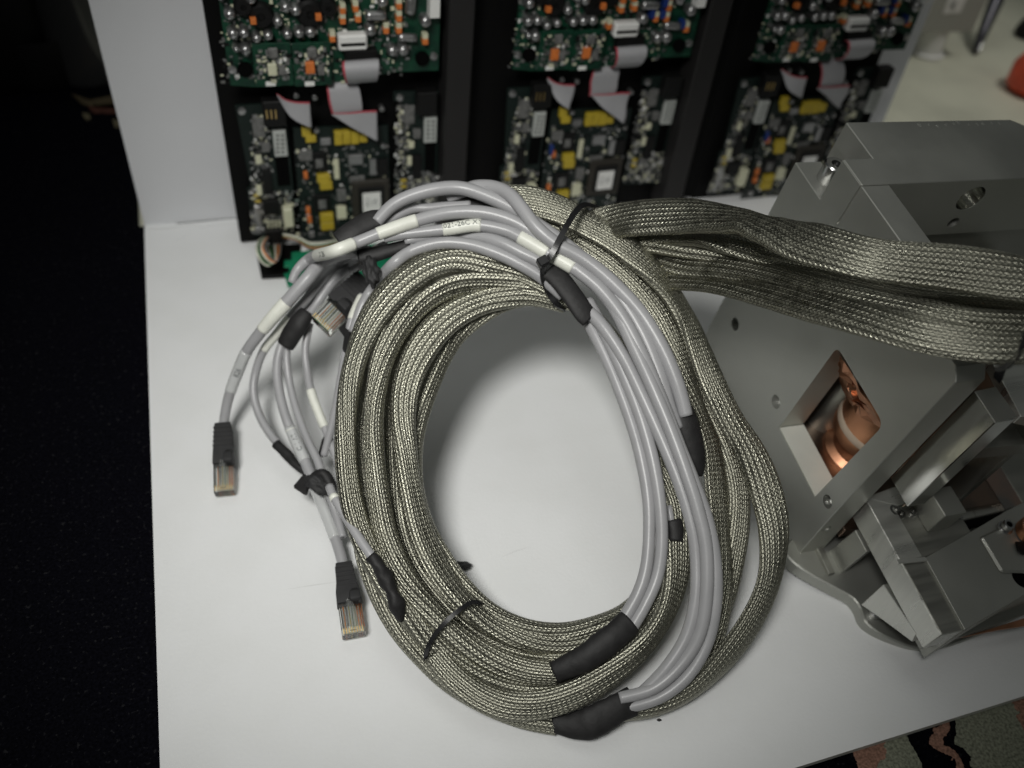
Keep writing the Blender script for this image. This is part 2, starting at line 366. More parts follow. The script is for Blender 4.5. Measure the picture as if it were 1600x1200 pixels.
# ================================================================== the setting
def flat(name, pl, z0, z1, m, kind=None):
    loop = [W(x, y, z0) for x, y in pl]
    o = prism(name, loop, W(0, 0, z1 - z0), m, None, 0)
    if kind: o['kind'] = kind
    return o
def rug_mat():
    m = mat('patterned_rug', (.012, .012, .016), 1., 0, 0, 1, .9, 1400, spec=.0); nt = m.node_tree; N = nt.nodes; L = nt.links
    b = N['Principled BSDF']; tc = N.new('ShaderNodeTexCoord'); sp = N.new('ShaderNodeSeparateXYZ')
    wn = N.new('ShaderNodeTexNoise'); wn.inputs['Scale'].default_value = 60; wn.inputs['Detail'].default_value = 6
    L.new(tc.outputs['Object'], wn.inputs['Vector'])
    va = N.new('ShaderNodeVectorMath'); va.operation = 'MULTIPLY_ADD'; va.inputs[1].default_value = (.034,) * 3
    L.new(wn.outputs['Color'], va.inputs[0]); L.new(tc.outputs['Object'], va.inputs[2]); L.new(va.outputs[0], sp.inputs[0])
    # bands run along y; position across = x - 0.35*y
    mm = N.new('ShaderNodeMath'); mm.operation = 'MULTIPLY_ADD'; mm.inputs[1].default_value = -.3; L.new(sp.outputs[1], mm.inputs[0]); L.new(sp.outputs[0], mm.inputs[2])
    cr = N.new('ShaderNodeValToRGB'); cr.color_ramp.interpolation = 'CONSTANT'
    mr = N.new('ShaderNodeMapRange'); mr.inputs[1].default_value = .40; mr.inputs[2].default_value = .70; L.new(mm.outputs[0], mr.inputs[0]); L.new(mr.outputs[0], cr.inputs[0])
    e = cr.color_ramp.elements; beige = (.24, .25, .19, 1); pink = (.30, .17, .125, 1); navy = (.004, .004, .006, 1); brown = (.11, .07, .05, 1)
    e[0].position = 0; e[0].color = navy; e[1].position = .28; e[1].color = pink
    for p, c in ((.34, beige), (.40, navy), (.455, pink), (.475, navy), (.50, beige), (.62, pink), (.655, beige), (.68, pink), (.75, brown), (.80, beige), (.86, brown), (.92, beige)):
        q = e.new(p); q.color = c
    fine = N.new('ShaderNodeTexNoise'); fine.inputs['Scale'].default_value = 700; L.new(tc.outputs['Object'], fine.inputs['Vector'])
    mx = N.new('ShaderNodeMix'); mx.data_type = 'RGBA'; mx.blend_type = 'MULTIPLY'; mx.inputs[0].default_value = .75
    fr = N.new('ShaderNodeMapRange'); fr.inputs[1].default_value = .3; fr.inputs[2].default_value = .7; fr.inputs[3].default_value = .35; fr.inputs[4].default_value = 1.25; L.new(fine.outputs[0], fr.inputs[0])
    L.new(cr.outputs[0], mx.inputs[6]); L.new(fr.outputs[0], mx.inputs[7])
    lint = N.new('ShaderNodeTexNoise'); lint.inputs['Scale'].default_value = 420; lint.inputs['Detail'].default_value = 2; L.new(tc.outputs['Object'], lint.inputs['Vector'])
    lr = N.new('ShaderNodeMapRange'); lr.inputs[1].default_value = .62; lr.inputs[2].default_value = .80; lr.inputs[4].default_value = .018; L.new(lint.outputs[0], lr.inputs[0])
    ad = N.new('ShaderNodeMix'); ad.data_type = 'RGBA'; ad.blend_type = 'ADD'; ad.inputs[0].default_value = 1.
    L.new(mx.outputs[2], ad.inputs[6]); L.new(lr.outputs[0], ad.inputs[7]); L.new(ad.outputs[2], b.inputs['Base Color'])
    return m
flat('floor', [(-1500, -1500), (2500, -1500), (2500, 2500), (-1500, 2500)], -14, -10, mat('floor_slab', (.62, .62, .50), .6, 0, .25, 14, .1, 300, col2=(.52, .52, .42)), 'structure')
rug = flat('patterned_rug', [(-1200, -1200), (640, -1200), (640, 8), (-4, 8), (-10, 1400), (-1200, 1400)], -9.6, -4.5, rug_mat())
tag(rug, 'dark patterned rug with beige and pink border under the white board', 'rug')
xr = float(Yp(1459, 4, 0)[0] * 1000)
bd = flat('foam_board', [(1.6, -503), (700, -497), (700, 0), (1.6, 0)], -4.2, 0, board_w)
tag(bd, 'white foam board lying flat under the cable coil', 'board')
bd.data.materials.append(foam_edge)
for p in bd.data.polygons:
    if abs(p.normal.z) < .5: p.material_index = 1
top = Yp(145, 0, 0)
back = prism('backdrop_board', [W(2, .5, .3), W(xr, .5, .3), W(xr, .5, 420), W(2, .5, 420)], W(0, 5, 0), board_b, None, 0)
tag(back, 'white board standing upright behind the circuit modules', 'board')
# torn paper skirt at the crease of the two boards
for pl in (((446, 921), (492, 914), (541, 907)), ((780, 872), (806, 861), (832, 853)), ((300, 362), (284, 372), (270, 378))):
    c_ = [Z(x, y, .02) for x, y in pl]; d_ = c_[-1] - c_[0]; d_ /= np.linalg.norm(d_); nn_ = np.array([-d_[1], d_[0], 0]) * .00012
    cr_ = prism('crease', [c_[0], c_[1] + nn_, c_[2], c_[1] - nn_], W(0, 0, .02), mat('crease_grey', (.52, .52, .51), .9) if 'crease_grey' not in bpy.data.materials else bpy.data.materials['crease_grey'], bd, 0)
sk = prism('paper_tab', [Z(224, 352, .4), Z(250, 345, .4), Z(285, 352, .4), Z(325, 346, .4), Z(372, 343, .4), Z(374, 348, .4), Z(330, 352, .4), Z(318, 356, .4), Z(300, 351, .4), Z(262, 356, .4), Z(232, 358, .4)], W(0, 0, .5), board_w, None, 0)
tag(sk, 'torn strip of white paper along the crease of the two boards', 'paper strip')
# ---- left background
def bgcyl(name, cx, cy, r, h, m, label, cat, prof=None, z0=-5):
    o = lathe(name, W(cx, cy, z0), (0, 0, 1), prof or [(r * .9, 0), (r, .01), (r, h), (r * .94, h), (r * .9, h - .01)], m, None, 40)
    tag(o, label, cat); return o
dk = mat('dark_plastic_container', (.008, .008, .009), .6, spec=.3)
a = Z(190 / 1.0 * .33 + 0, 100, 0)
q = Z(10, 150, -5) * 1000; bgcyl('round_container', q[0], q[1] + 60, .060, .16, dk, 'dark grey round container standing on the rug at the far left', 'container')
q = Z(68, 150, -5) * 1000; bgcyl('round_pot', q[0], q[1] + 45, .040, .045, dk, 'low dark grey round pot on the rug beside the white backdrop', 'pot')
gl = mat('smoky_plastic', (.05, .05, .052), .2, coat=.5)
q = Z(152, 120, -5) * 1000; o = bgcyl('tape_roll', q[0] + 8, q[1] + 36, .030, .040, mat('pale_grey_plastic', (.09, .09, .095), .5), 'pale grey roll half hidden behind the left edge of the backdrop', 'roll')
q = Z(125, 88, 30) * 1000; bgcyl('tumbler', q[0], q[1] + 40, .034, .10, gl, 'dark tumbler with a pale rim beside the backdrop', 'tumbler', z0=-5)
q = Z(150, 170, -4.4) * 1000
rc = thing('rug_corner', tuple(Z(160, 170, -4)), 'frayed beige and pink corner of rug showing beside the upright board', 'rug corner')
for nm, m_, pl in (('beige_band', mat('rug_beige', (.10, .08, .05), 1., 0, .5, 300, spec=0), [(112, 148), (140, 158), (180, 150), (196, 172), (150, 170), (128, 163)]),
                   ('pink_band', mat('rug_pink', (.10, .045, .035), 1., 0, .5, 300, spec=0), [(138, 168), (190, 162), (196, 178), (146, 178)]),
                   ('fringe', mat('rug_fringe', (.16, .14, .09), 1., 0, .5, 300, spec=0), [(129, 178), (140, 180), (142, 186), (136, 189), (131, 184)]),
                   ('fringe', bpy.data.materials['rug_fringe'], [(176, 188), (188, 190), (192, 199), (180, 200)])):
    prism(nm, [Z(x, y, -4.3) for x, y in pl], W(0, 0, 1.2), m_, rc, 0)
# ---- right background
bx0 = Z(1438, 52, 26); 
q0, q1 = Z(1425, 52, 24), Z(1520, 50, 24)
dv = q1 - q0; dv[2] = 0; dn = np.array([-dv[1], dv[0], 0]); dn /= np.linalg.norm(dn)
cab = thing('equipment_box', tuple(q0), 'grey box marked R on a round foot behind the white backdrop', 'box')
prism('case', [q0, q1, q1 + dn * .10, q0 + dn * .10], W(0, 0, 70), box_g, cab, .001)
lb = [Yp(0, 0, 0)]
def onbox(px, py):
    nrm = dn; return on_plane(px, py, q0 - dn * .0006, nrm)
prism('label_plate', [onbox(1473, 22), onbox(1500, 20), onbox(1512, -6), onbox(1484, -6)], dn * .0005, whitep, cab, 0)
c0 = onbox(1489, 9) - dn * .0008; ex = dv / np.linalg.norm(dv)
text('letter_mark', 'R', .013, lambda u, v: c0 + ex * u + np.array([0, 0, v]), ink, cab)
ft = Z(1452, 88, -9.5) + dn * .008
lathe('round_foot', ft, (0, 0, 1), [(.021, 0), (.021, .003), (.0165, .005), (.0155, .036)], whitep, cab)
pen = thing('marker_pen', tuple(Z(1522, 84, -9)), 'dark slim tool leaning beside the grey box at top right', 'tool')
a, b2 = Z(1522, 84, -8), Z(1556, 0, 40)
tube('barrel', [a, a + (b2 - a) * .35, b2, b2 + (b2 - a) * .4], [.0015, .006, .008, .009], mat('dark_tool_metal', (.06, .06, .07), .3, .6), pen, 14, .004)
tube('blade', [a + W(3, -2, 1), b2 + W(8, -2, 1)], [.001, .003], steel, pen, 8, .004)
q = Z(1604, 150, -9)
o = lathe('orange_cap', q + W(10, 8, 0), (0, .1, 1), [(.020, 0), (.028, .008), (.027, .030), (.018, .045), (.004, .052)], orange_toy, None, 36)
tag(o, 'orange red plastic part at the right edge beyond the aluminium frame', 'plastic part')
q = Z(1598, 62, -9); o = lathe('dark_knob', q + W(14, 8, 0), (0, 0, 1), [(.016, 0), (.018, .006), (.014, .02), (.006, .024)], dk, None, 24)
tag(o, 'small dark knob above the orange plastic part', 'knob')

# ================================================================== the machined aluminium chamber
mac = thing('vacuum_chamber', tuple(M(70, 60, 0)), 'machined aluminium chamber frame with a copper cavity seen through its side window', 'machine')
o = mprism('side_plate', [(152, -3), (152.5, 154), (123.5, 154), (123.5, 155), (104.2, 155), (104.2, 179), (40, 179), (40, 165.5), (5, 165.5), (0, 160), (0, 47), (-1, 2), (4, -3)], (0, 2), 0, 16, alu, mac, .0004)
def cutter(loop, ext): return prism('cut', loop, ext, None, None, 0)
win = []
for (cx, cy, r, a0) in ((12.5 + 3, 38 + .6, .6, 180), (61 - .6, 38 + .6, .6, 270), (61 - 4, 111 - 4, 4, 0), (12.5 + 5, 111 - 5, 5, 90)):
    for t in np.linspace(0, 90, 5): 
        A = math.radians(a0 + t); win.append((cx + r * math.cos(A), cy + r * math.sin(A)))
cw = cutter([M(b, -2, v) for b, v in win], M(0, 20, 0) - M(0, -2, 0))
hc = []
for b, v, r in ((132.5, 46.5, 4.1), (73.3, 46.5, 4.1), (7.5, 46, 3.8)):
    hc.append(cutter(cyl_pts(M(b, -1, v), MM[:, 1], r / 1000., 24), MM[:, 1] * .009))
hc.append(cutter(cyl_pts(M(-2, 4.5, 29), MM[:, 0], .0024, 20), MM[:, 0] * .009))
boolean(o, [cw] + hc)
o.data.materials.append(alu)
for b, v in ((132.5, 46.5), (73.3, 46.5)):
    lathe('set_screw', M(b, 4.5, v), -MM[:, 1], [(.0038, -.001), (.0038, 0), (.0016, .0), (.0014, -.002)], steel, mac, 20)
lathe('cap_screw', M(7.3, 5.5, 46), -MM[:, 1], [(.0033, -.002), (.0033, .0014), (.0028, .002), (.0015, .002), (.0014, .0002)], steel, mac, 24)
lathe('dowel_pin', M(.6, 4.5, 29), -MM[:, 0], [(.0020, -.001), (.0020, 0), (.0017, .0004)], alu_d, mac, 20)
# top cross bar
o = mprism('cross_bar', [(104.6, .5), (123.5, .5), (123.5, 17.6), (152, 17.6), (152, 124), (146, 131), (104.6, 131)], (0, 1), 142, 179.3, alu, mac, .0004)
cc = [cutter(cyl_pts(M(103, 74, 167), MM[:, 0], .0078, 32), MM[:, 0] * .030), cutter(cyl_pts(M(103, 74.4, 150.5), MM[:, 0], .0033, 24), MM[:, 0] * .012)]
boolean(o, cc)
mprism('corner_block', [(104.8, 148), (123.2, 155.5), (123.2, 179.1), (104.8, 179.1)], (0, 2), -.35, .5, alu, mac, .0002)
lathe('bore_liner', M(105, 74, 167), MM[:, 0], [(.0077, 0), (.0076, .010), (.0052, .013), (.005, .020)], alu_m, mac, 32, caps=False)
mprism('shelf_plate', [(67.5, 16.4), (104.4, 16.4), (104.4, 131), (67.5, 131)], (0, 1), 112, 118, alu_d, mac, 0)
lathe('bolt_head', M(137, 11.5, 154), MM[:, 2], [(.0056, 0), (.0060, .001), (.0060, .0105), (.0054, .0112), (.0028, .0112), (.0026, .005)], steel, mac, 28)
for k in range(11):
    b = 147.5 + random.uniform(-1, 1); c = 62 + k * 5.2 + random.uniform(-1, 1)
    mprism('scribe_mark', [(b, c), (b + random.uniform(1.5, 3), c + random.uniform(-1, 1)), (b + 2.4, c + 1.2), (b + .2, c + .9)], (0, 1), 179.25, 179.42, alu_l, mac, 0)
# interior
mprism('lit_reveal_plate', [(12.8, .6), (60.6, .6), (60.6, 16.2), (12.8, 16.2)], (0, 1), 38.02, 38.6, alu_reveal, mac, 0)  # thin plate added over the lower reveal to paint it lit
mprism('rear_plate', [(108, 16.5), (113, 16.5), (113, 190), (108, 190)], (0, 1), 8, 142, alu_d, mac, 0)
mprism('inner_wall', [(-2, 10), (100, 10), (100, 111), (-2, 111)], (0, 2), 84, 88, alu_d, mac, .0002)
mprism('back_wall', [(78, 17), (82, 17), (82, 83), (78, 83)], (0, 1), 14, 111, brn_in, mac, .0002)
mprism('floor_plate', [(-2, 17), (78, 17), (78, 125), (-2, 125)], (0, 1), 18, 26, brn_in, mac, .0003)
lathe('polished_tube', M(70, 40, 26), MM[:, 2], [(.010, 0), (.010, .03), (.0085, .04), (.0085, .07)], alu_d, mac, 40)
# copper cavity
vx = MM[:, 2]; CV = 13.
lathe('copper_flange', M(45, 50, CV), vx, [(.020, .013), (.020, .016), (.0165, .019), (.0165, .028), (.0222, .031), (.0232, .034), (.0232, .0395)], copper, mac, 56)
lathe('white_gasket', M(45, 50, CV), vx, [(.0236, .0395), (.0240, .0405), (.0238, .0435), (.0232, .0445)], ringm, mac, 56)
lathe('copper_body', M(45, 50, CV), vx, [(.0232, .0445), (.0230, .052), (.0226, .066), (.021, .0705), (.012, .072)], copper, mac, 56)
# crumpled foil folded against the window edge
fo = [MP(1305, 562, 1, 12), MP(1313, 556, 1, 6), MP(1326, 575, 1, 5), MP(1345, 608, 1, 5), MP(1374, 655, 1, 6), MP(1378, 667, 1, 9), MP(1358, 659, 1, 14), MP(1340, 645, 1, 18), MP(1318, 612, 1, 20), MP(1308, 580, 1, 18)]
fp = [M(*p) for p in fo]; ctr = sum(fp) / len(fp)
V = []; Fc = []
rings = 4
for k in range(rings):
    f = 1 - k / rings
    for i in range(len(fp) * 2):
        a = i / 2; i0 = int(a) % len(fp); t = a - int(a); p = fp[i0] * (1 - t) + fp[(i0 + 1) % len(fp)] * t
        V.append(ctr + (p - ctr) * f + rng.normal(0, .0013, 3) * (1 if 0 < k else .3) - MM[:, 1] * .0015 * (1 - f))
n = len(fp) * 2
for k in range(rings - 1):
    for i in range(n):
        Fc += [(k * n + i, k * n + (i + 1) % n, (k + 1) * n + (i + 1) % n), (k * n + i, (k + 1) * n + (i + 1) % n, (k + 1) * n + i)]
Fc.append(tuple((rings - 1) * n + i for i in range(n)))
Fc.append(tuple(n - 1 - i for i in range(n)))
me = pymesh('crumpled_foil', V, Fc); under(link('crumpled_foil', me, foil), mac)
# front post and bars
mprism('front_post', [(-15, 20), (2, 20), (2, 31), (-15, 31)], (0, 1), 74, 148, alu_m, mac, .0004)
mprism('low_bar', [(5, 20), (-73, 20), (-73, 34), (5, 34)], (0, 1), 33, 50, alu_l, mac, .0004)
mprism('low_bar_cap', [(-33, 20.8), (-72.6, 20.8), (-72.6, 33.6), (-33, 33.6)], (0, 1), 50.0, 50.3, alu_d, mac, 0)
mprism('recess_plate', [(5, 34), (5, 72), (-26, 72), (-33.6, 34)], (0, 1), 40, 48.6, alu_d, mac, .0003)
px_prism('bar_shelf', [(1352, 777), (1440, 745), (1462, 768), (1404, 790)], 2, 50.4, 4, alu_l, mac, .0002)
for px, py, r in ((1399, 797, .0032), (1408, 803, .0024), (1427, 801, .0021), (1500, 806, .0016), (1556, 880, .0012), (1536, 826, .0013)):
    p = MP(px, py, 2, 49.6); 
    lathe('socket_screw', M(p[0], p[1], 48.4), MM[:, 2], [(r, 0), (r * 1.05, .0006), (r, .0016), (r * .55, .0016), (r * .5, .0002)], steel, mac, 24)
mprism('inner_bracket', [(-4, 46), (-4, 60), (-20, 60), (-20, 46)], (0, 1), 48.6, 66, alu, mac, .0004)
px_prism('bracket_lip', [(1400, 874), (1446, 870), (1450, 876), (1404, 881)], 2, 52.2, 1.2, alu_l, mac, .0002)
# main front block with its raised pad
bl = [MP(1445, 872, 2, 51), MP(1510, 835, 2, 51), MP(1570, 800, 2, 51), MP(1640, 765, 2, 51), MP(1680, 900, 2, 51), MP(1600, 930, 2, 51), MP(1507, 985, 2, 51)]
o = mprism('front_block', [(p[0], p[1]) for p in bl], (0, 1), 14, 51.6, alu, mac, .0002)
hp = MP(1598, 903, 2, 51.6)
boolean(o, [cutter(cyl_pts(M(hp[0], hp[1], 30), MM[:, 2], .0058, 36), MM[:, 2] * .04)])
lathe('bore', M(hp[0], hp[1], 31), MM[:, 2], [(.0056, 0), (.0056, .020)], dark_in, mac, 32)
pad = [MP(*q, 2, 53) for q in ((1532, 838), (1565, 822), (1660, 800), (1690, 910), (1592, 924), (1572, 905))]
mprism('raised_pad', [(p[0], p[1]) for p in pad[:3]] + [(pad[3][0], pad[3][1]), (pad[4][0] + 9, pad[4][1] + 9), (pad[5][0] + 4, pad[5][1])], (0, 1), 51, 53.2, alu, mac, .0012)
p = MP(1575, 821, 2, 56)
lathe('cap_screw', M(p[0], p[1], 53), MM[:, 2], [(.0040, 0), (.0040, .0008), (.0031, .001), (.0032, .004), (.0028, .0045), (.0017, .0045), (.0016, .0015)], steel, mac, 28)
lathe('screw_socket', M(p[0], p[1], 53), MM[:, 2], [(.0016, .0042), (.0015, .0043)], dark_in, mac, 6)
p = MP(1622, 826, 2, 60)
lathe('lens_rim', M(p[0], p[1], 54), MM[:, 2], [(.0086, 0), (.0086, .006), (.0080, .0064), (.0076, .006)], copper, mac, 40, caps=False)
lathe('pink_lens', M(p[0], p[1], 54), MM[:, 2], [(.0079, 0), (.0079, .0058), (.006, .0070), (.001, .0076)], lensp, mac, 40)
px_prism('clip_plate', [(1587, 846), (1591, 860), (1600, 866), (1615, 862), (1615, 846)], 2, 55, 1, blackp, mac, .0002)
# lower strut, foot, base flange
px_prism('lower_strut', [(1336, 828), (1354, 862), (1306, 901), (1287, 868)], 1, 19, 3, alu, mac, .0003)
px_prism('foot_block', [(1380, 913), (1345, 945), (1378, 968), (1425, 1003), (1432, 990)], 1, 19.8, 10, alu_l, mac, .0003)
px_prism('rear_brace', [(1262, 872), (1275, 852), (1296, 897), (1288, 905)], 1, 10, 4, alu_d, mac, .0003)
fl = resample([M(*MP(x, y, 2, 3)) for x, y in ((1222, 858), (1245, 882), (1275, 901), (1306, 918), (1334, 934), (1345, 950), (1352, 970), (1372, 987), (1404, 1003), (1432, 1012), (1464, 1013), (1500, 1004), (1560, 980), (1640, 945))], .003)[0]
fl = [(MM.T @ (q - MO)) * 1000 for q in fl]
mprism('base_flange', [(p[0], p[1]) for p in fl] + [(-20, 160), (90, 160), (145, 120), (145, 20), (120, 4), (10, 2)], (0, 1), -7, 2.5, alu, mac, .0008)
pp = MP(1362, 966, 2, 3); lathe('flange_bolt', M(pp[0] + 2, pp[1] + 3, 2.5), MM[:, 2], [(.0036, 0), (.0036, .003), (.0028, .0038), (.0014, .0038)], steel, mac, 24)
pp = MP(1450, 1004, 2, 3); lathe('flange_bolt', M(pp[0] + 3, pp[1], 2.5), MM[:, 2], [(.0040, 0), (.0040, .003), (.003, .0038), (.0014, .0038)], steel, mac, 24)
px_prism('front_skirt', [(1462, 997), (1505, 986), (1600, 932), (1640, 912), (1640, 945), (1560, 975), (1500, 995), (1440, 1012)], 2, 24, 3, alu_d, mac, .0004)
px_prism('copper_strip', [(1502, 996), (1545, 983), (1600, 966), (1640, 955), (1640, 968), (1600, 978), (1560, 984)], 2, 22, 1.2, copper, mac, .0001)
# deeper bars seen between post and block
px_prism('deep_plate', [(1479, 783), (1548, 764), (1571, 797), (1497, 814)], 2, 22, 6, alu, mac, .0003)
px_prism('deep_plate_seam', [(1509, 774), (1511, 773.5), (1526, 806), (1524, 806.5)], 2, 22.15, .3, alu_d, mac, 0)
px_prism('copper_reflection_bar', [(1521, 718), (1550, 706), (1598, 786), (1571, 797)], 2, 26, 8, mat('bar_copper_reflection', (.50, .36, .30), .2, 1., .45, 55, col2=(.34, .32, .30)), mac, .0003)  # steel bar; the copper it mirrors is put into its base colour
px_prism('side_bar', [(1550, 706), (1640, 660), (1640, 780), (1598, 786)], 2, 24, 8, alu_d, mac, .0003)
px_prism('copper_glint_bar', [(1414, 788), (1508, 700), (1522, 716), (1470, 760), (1450, 776)], 2, 60, 3, mat('bar_copper_glint', (.40, .30, .22), .22, 1., .4, 70, col2=(.30, .29, .27)), mac, .0002)  # copper glints on this bar are painted in as brown base colour
px_prism('upper_block', [(1556, 662), (1590, 652), (1640, 640), (1640, 690), (1540, 700), (1530, 700)], 2, 100, 10, alu_d, mac, .0003)
px_prism('top_rib', [(1523, 611), (1555, 660), (1590, 651), (1556, 604)], 2, 148.4, .8, alu, mac, .0002)
px_prism('far_rib', [(1548, 560), (1640, 520), (1640, 660), (1595, 650)], 2, 140, 6, alu_l, mac, .0003)
cu = [MP(1560, 690, 2, 90), MP(1580, 670, 2, 92), MP(1620, 655, 2, 95)]
tube('copper_pipe', [M(*p) for p in cu], [.0022, .0042, .0045], copper, mac, 20, .001)
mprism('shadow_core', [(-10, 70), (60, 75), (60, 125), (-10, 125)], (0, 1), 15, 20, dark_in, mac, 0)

# ================================================================== circuit modules
YB, YL, YT = -36, -44, -54         # faces (mm) of panel, lower boards, main board
X0 = 70.0
def lc(px, py, y):                  # photo position -> module-local (x, z) mm on a face at depth y
    p = Yp(px, py, y) * 1000; return p[0] - X0, p[2]
def module(idx, label):
    root = thing('circuit_module', W(X0, 0, 0), label, 'circuit module', 'circuit modules leaning on the white backdrop')
    Wl = lambda x, y, z: W(X0 + x, y, z)
    def bx(name, x0, x1, y0, y1, z0, z1, m, bev=.0002, parent=root, dx=0):
        loop = [Wl(x0, y0, z0), Wl(x1, y0, z0), Wl(x1, y0, z1), Wl(x0, y0, z1)]
        return prism(name, loop, W(0, y1 - y0, 0), m, parent, bev)
    def at(name, px, py, w, h, y0, t, m, bev=.0002):
        """box centred on a photo position, w,h in photo px, standing t mm proud of y0"""
        x, z = lc(px, py, y0 - t); s = depth(Yp(px, py, y0 - t)) / F * 1000
        ww, hh = w * s / 2, h * s / 2 / .80
        return bx(name, x - ww, x + ww, y0 - t, y0 - .02, z - hh, z + hh, m, bev)
    def poly(name, pxs, y0, t, m, bev=0):
        return prism(name, [Yp(x, y, y0 - t) for x, y in pxs], W(0, t, 0), m, root, bev)
    # panel
    bx('back_panel', .5, 151 if idx == 2 else 192, YB, -3, 2.5, 330, panel_b, .0008)
    if idx < 2: bx('side_rail', 151.5, 169, YT - 4, YB - .1, 2.5, 330, rail_m, .0008)
    # main board
    o = poly('main_circuit_board', [(360, 133), (395, 136), (500, 131), (572, 122), (610, 113), (685, 110), (690, -60), (334, -60)], YT + 1.8, 1.8, pcb_g)
    for px, py in ((383, 107), (659, 90)):
        x, z = lc(px, py, YT); lathe('mounting_hole', Wl(x, YT - .3, z), (0, -1, 0), [(.0048, 0), (.0048, .0022)], dark_in, root, 24)
    for px, py in ((363, 109), (678, 88)):
        x, z = lc(px, py, YT - 1); lathe('screw_head', Wl(x, YT, z), (0, -1, 0), [(.0027, 0), (.0025, .0015), (.0012, .0019)], canm, root, 16)
    # cans
    cans = [(359, 22, 8.5), (446, 11, 8), (462, 16, 8.5), (434, 33, 8), (364, 52, 8.5), (381, 51, 8), (401, 59, 7.5), (419, 55, 7.5), (449, 53, 8), (467, 51, 8), (485, 50, 8.5),
            (384, 77, 8.5), (369, 75, 5.5), (579, 47, 9), (665, 33, 9), (598, 2, 8), (613, 79, 8.5), (630, 78, 9), (345, -8, 8), (470, -14, 8), (640, -20, 8), (392, -2, 8), (538, -10, 8)]
    for px, py, r in cans:
        hgt = 8.0; x, z = lc(px, py, YT - hgt * .7); rr = r * depth(Yp(px, py, YT)) / F
        lathe('capacitor_can', Wl(x, YT, z), (0, -1, 0), [(rr, 0), (rr, .0055), (rr * .93, .0068), (rr * .75, .0080), (rr * .4, .0088), (rr * .05, .0090)], canm, root, 20)
    # dark inductors / transistors
    for px, py, r in ((408, 25, 20), (485, 22, 22), (513, 12, 14), (380, 10, 15)):
        x, z = lc(px, py, YT - 4); rr = r * depth(Yp(px, py, YT)) / F
        lathe('inductor', Wl(x, YT, z), (0, -1, 0), [(rr, 0), (rr, .004), (rr * .8, .006), (rr * .3, .006), (rr * .25, .0045)], blackp, root, 26)
    for px, py in ((396, 34), (498, 28)): at('orange_capacitor', px, py, 9, 8, YT, 9, orange)
    for px, py, v in ((536, 14, 0), (536, 30, 0), (556, 11, 0), (560, 27, 0), (604, 45, 1), (624, 7, 1), (624, 26, 1), (624, 45, 1), (520, 58, 0), (665, 62, 1)):
        cb = at('tantalum_capacitor', px, py - 3, 8.5, 9, YT, 5, cream if not (idx and v) else cream)
        at('orange_capacitor', px, py + 4, 8.5, 7, YT, 5.6, orange)
        if idx and v: at('blue_capacitor', px - 8, py - 4, 8, 11, YT, 6, bluec)
    # silver crystals
    for a, b_, r in (((572, 24), (602, 24), 8), ((622, 58), (650, 59), 7), ((642, -8), (640, 20), 9)):
        pa, pb = Yp(*a, YT - 4), Yp(*b_, YT - 4); rr = r * depth(pa) / F
        tube('crystal_can', [pa, pb], rr * .95, canm, root, 14, .002)
    at('header_connector', 680, 10, 16, 30, YT, 9, whitep)
    # white socket
    at('ribbon_socket', 552, 68, 45, 20, YT, 8, whitep, .0012)
    at('socket_slot', 552, 70, 38, 4, YT - 8, .4, blackp, .0001)
    # black header with ribbon curling out of it
    at('black_header', 565, 92, 50, 20, YT, 7, blackp)
    def ribbon_sheet(name, rows, th=.0006, stripe=None):
        """rows: list of (left, right) world points"""
        n = 14; V = []; K = len(rows)
        L_ = resample([r[0] for r in rows], .0012)[0]; R_ = resample([r[1] for r in rows], .0012)[0]
        K = min(len(L_), len(R_)); L_ = L_[np.linspace(0, len(L_) - 1, K).astype(int)]; R_ = R_[np.linspace(0, len(R_) - 1, K).astype(int)]
        nn = 34
        T = np.gradient((L_ + R_) / 2, axis=0); ac = R_ - L_; Nr = np.cross(T, ac); Nr /= np.linalg.norm(Nr, axis=1)[:, None]
        V = []
        for k in range(K):
            for j in range(nn):
                f = j / (nn - 1); V.append(L_[k] * (1 - f) + R_[k] * f + Nr[k] * (.00018 * abs(math.sin(f * math.pi * 16))))
        Fc = [(k * nn + j, k * nn + j + 1, (k + 1) * nn + j + 1, (k + 1) * nn + j) for k in range(K - 1) for j in range(nn - 1)]
        me = bpy.data.meshes.new(name); me.from_pydata([tuple(v) for v in V], [], Fc); me.materials.append(ribbon); me.materials.append(red)
        for p in me.polygons:
            if p.index % (nn - 1) < 2: p.material_index = 1
        o = link(name, me); md = o.modifiers.new('thick', 'SOLIDIFY'); md.thickness = th; me.shade_smooth(); under(o, root); return o
    def Q(px, py, y): return Yp(px, py, y)
    ribbon_sheet('ribbon_loop', [(Q(537, 96, YT - 5), Q(590, 92, YT - 5)), (Q(535, 100, YT - 12), Q(592, 96, YT - 12)), (Q(536, 112, YT - 15), Q(592, 108, YT - 15)), (Q(539, 124, YT - 12), Q(590, 121, YT - 12)), (Q(541, 129, YT - 5), Q(588, 126, YT - 5)), (Q(541, 128, YT + 2), Q(588, 125, YT + 2))])
    ribbon_sheet('ribbon_fold', [(Q(509, 128, YT + 3), Q(548, 124, YT + 3)), (Q(511, 140, YT - 1), Q(560, 136, YT - 1)), (Q(514, 160, YT - 2), Q(565, 160, YT - 2)), (Q(519, 178, YT - 1), Q(566, 176, YT - 1))])
    ribbon_sheet('ribbon_fold', [(Q(519, 178, YT - 3), Q(519.5, 179, YT - 3)), (Q(545, 177, YT - 4), Q(548, 198, YT - 4)), (Q(570, 174, YT - 4), Q(570, 210, YT - 3)), (Q(589, 173, YT - 3), Q(590, 221, YT - 3))])
